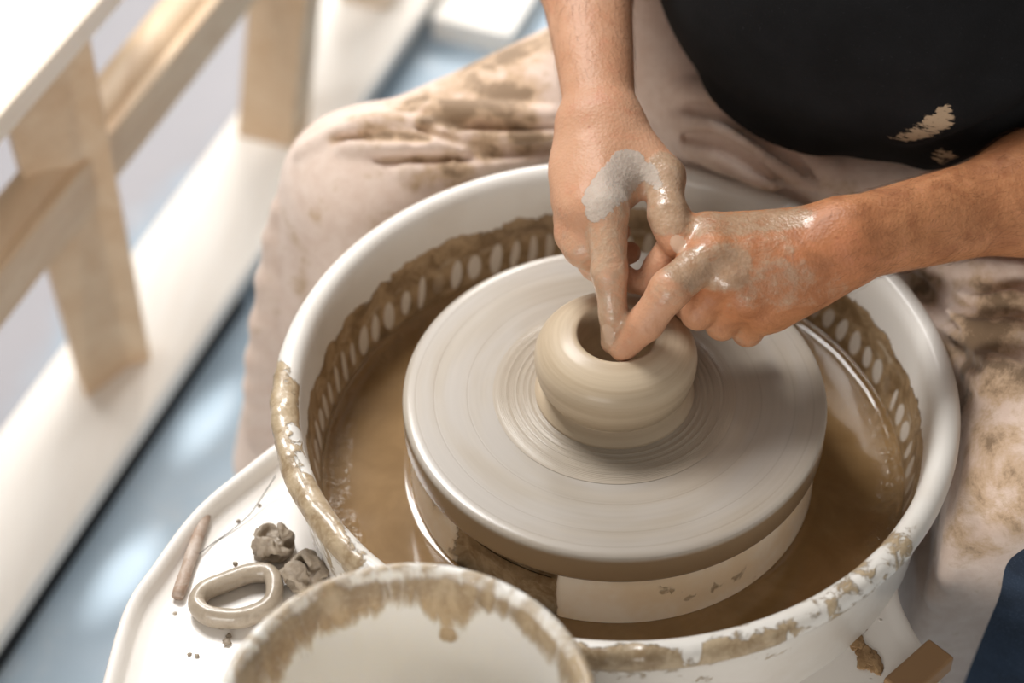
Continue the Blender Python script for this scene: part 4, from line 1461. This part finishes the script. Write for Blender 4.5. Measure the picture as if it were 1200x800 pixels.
# --- shoes and hair
for i, (h, kn, an) in enumerate(LEGS):
    SF = Field()
    SF.cone(an + v3(0, 0.02, 0.02), an + v3(0, 0.02, -0.035), 0.043, 0.046, 0.02)
    SF.cone(an + v3(0, 0.02, -0.04), an + v3(-0.05, -0.17, -0.05), 0.045, 0.036, 0.03)
    SF.plane(v3(0, 0, 0.002), v3(0, 0, -1), 0.004)
    SF.plane(an + v3(0, 0, 0.045), v3(0, 0, 1), 0.004)
    me = SF.mesh('shoe', np.arange(an[0] - 0.14, an[0] + 0.1, 0.006), np.arange(an[1] - 0.26, an[1] + 0.1, 0.006), np.arange(-0.006, 0.16, 0.006), relax=1)
    link('shoe', me, M_SHOE, person)
HF = Field()
HF.ball(hp_(0, -0.022, 0.042), (0.080, 0.094, 0.088), 0.02, HR)
HF.plane(hp_(0, 0.05, 0.05), HR @ v3(0, 1, -0.55), 0.01)
HF.plane(hp_(0, -0.02, -0.045), HR @ v3(0, 0.3, -1), 0.01)
me = HF.mesh('hair', np.arange(HD[0] - 0.14, HD[0] + 0.14, 0.006), np.arange(HD[1] - 0.16, HD[1] + 0.16, 0.006), np.arange(HD[2] - 0.14, HD[2] + 0.16, 0.006), relax=1)
link('hair', me, M_HAIR, person)

# ------------------------------------------------------------------ light
def area(name, loc, target, size, power, color, size_y=None, spread=180):
    ld = bpy.data.lights.new(name, 'AREA')
    ld.shape = 'RECTANGLE'
    ld.size = size
    ld.size_y = size_y or size
    ld.energy = power
    ld.color = color
    ld.spread = math.radians(spread)
    o = bpy.data.objects.new(name, ld)
    COL.objects.link(o)
    o.location = loc
    o.rotation_euler = (Vector(target) - Vector(loc)).to_track_quat('-Z', 'Y').to_euler()
    return o


area('window_light', (-0.82, 0.92, 2.28), (-0.15, 0.05, 0.5), 0.75, 46, (1.0, 0.985, 0.965), 0.7)
area('back_window', (0.1, 3.4, 2.35), (-0.4, 0.4, 0.1), 2.0, 132, (1.0, 0.985, 0.96), 1.1)
area('front_window', (-0.9, -2.6, 1.05), (-0.1, -0.1, 0.5), 1.4, 40, (1.0, 0.96, 0.91), 1.0)  # fill lamp added low in front to brighten camera-facing surfaces


def spot(name, loc, target, angle, power, blend=0.5, color=(1, 0.96, 0.9)):
    ld = bpy.data.lights.new(name, 'SPOT')
    ld.energy = power
    ld.spot_size = math.radians(angle)
    ld.spot_blend = blend
    ld.shadow_soft_size = 0.012
    ld.color = color
    o = bpy.data.objects.new(name, ld)
    COL.objects.link(o)
    o.location = loc
    o.rotation_euler = (Vector(target) - Vector(loc)).to_track_quat('-Z', 'Y').to_euler()
    return o


# two narrow spot lamps added to throw sun patches on the floor
for px, py in ((245, 490), (146, 672)):
    c = at(px, py, 0.0)
    spot('sunbeam', tuple(c + A2 * 2.6 + B2 * 0.15 + np.array([0, 0, 1.15])), tuple(c), 0.75, 900, 0.5, (1.0, 0.97, 0.92))

W = bpy.data.worlds.new('world')
SC.world = W
W.use_nodes = True
bg = W.node_tree.nodes['Background']
bg.inputs[0].default_value = (1.0, 0.94, 0.87, 1)
bg.inputs[1].default_value = 0.25

SC.view_settings.view_transform = 'Standard'
SC.view_settings.look = 'None'
SC.view_settings.gamma = 1.0
SC.view_settings.use_curve_mapping = False
SC.view_settings.exposure = -0.08
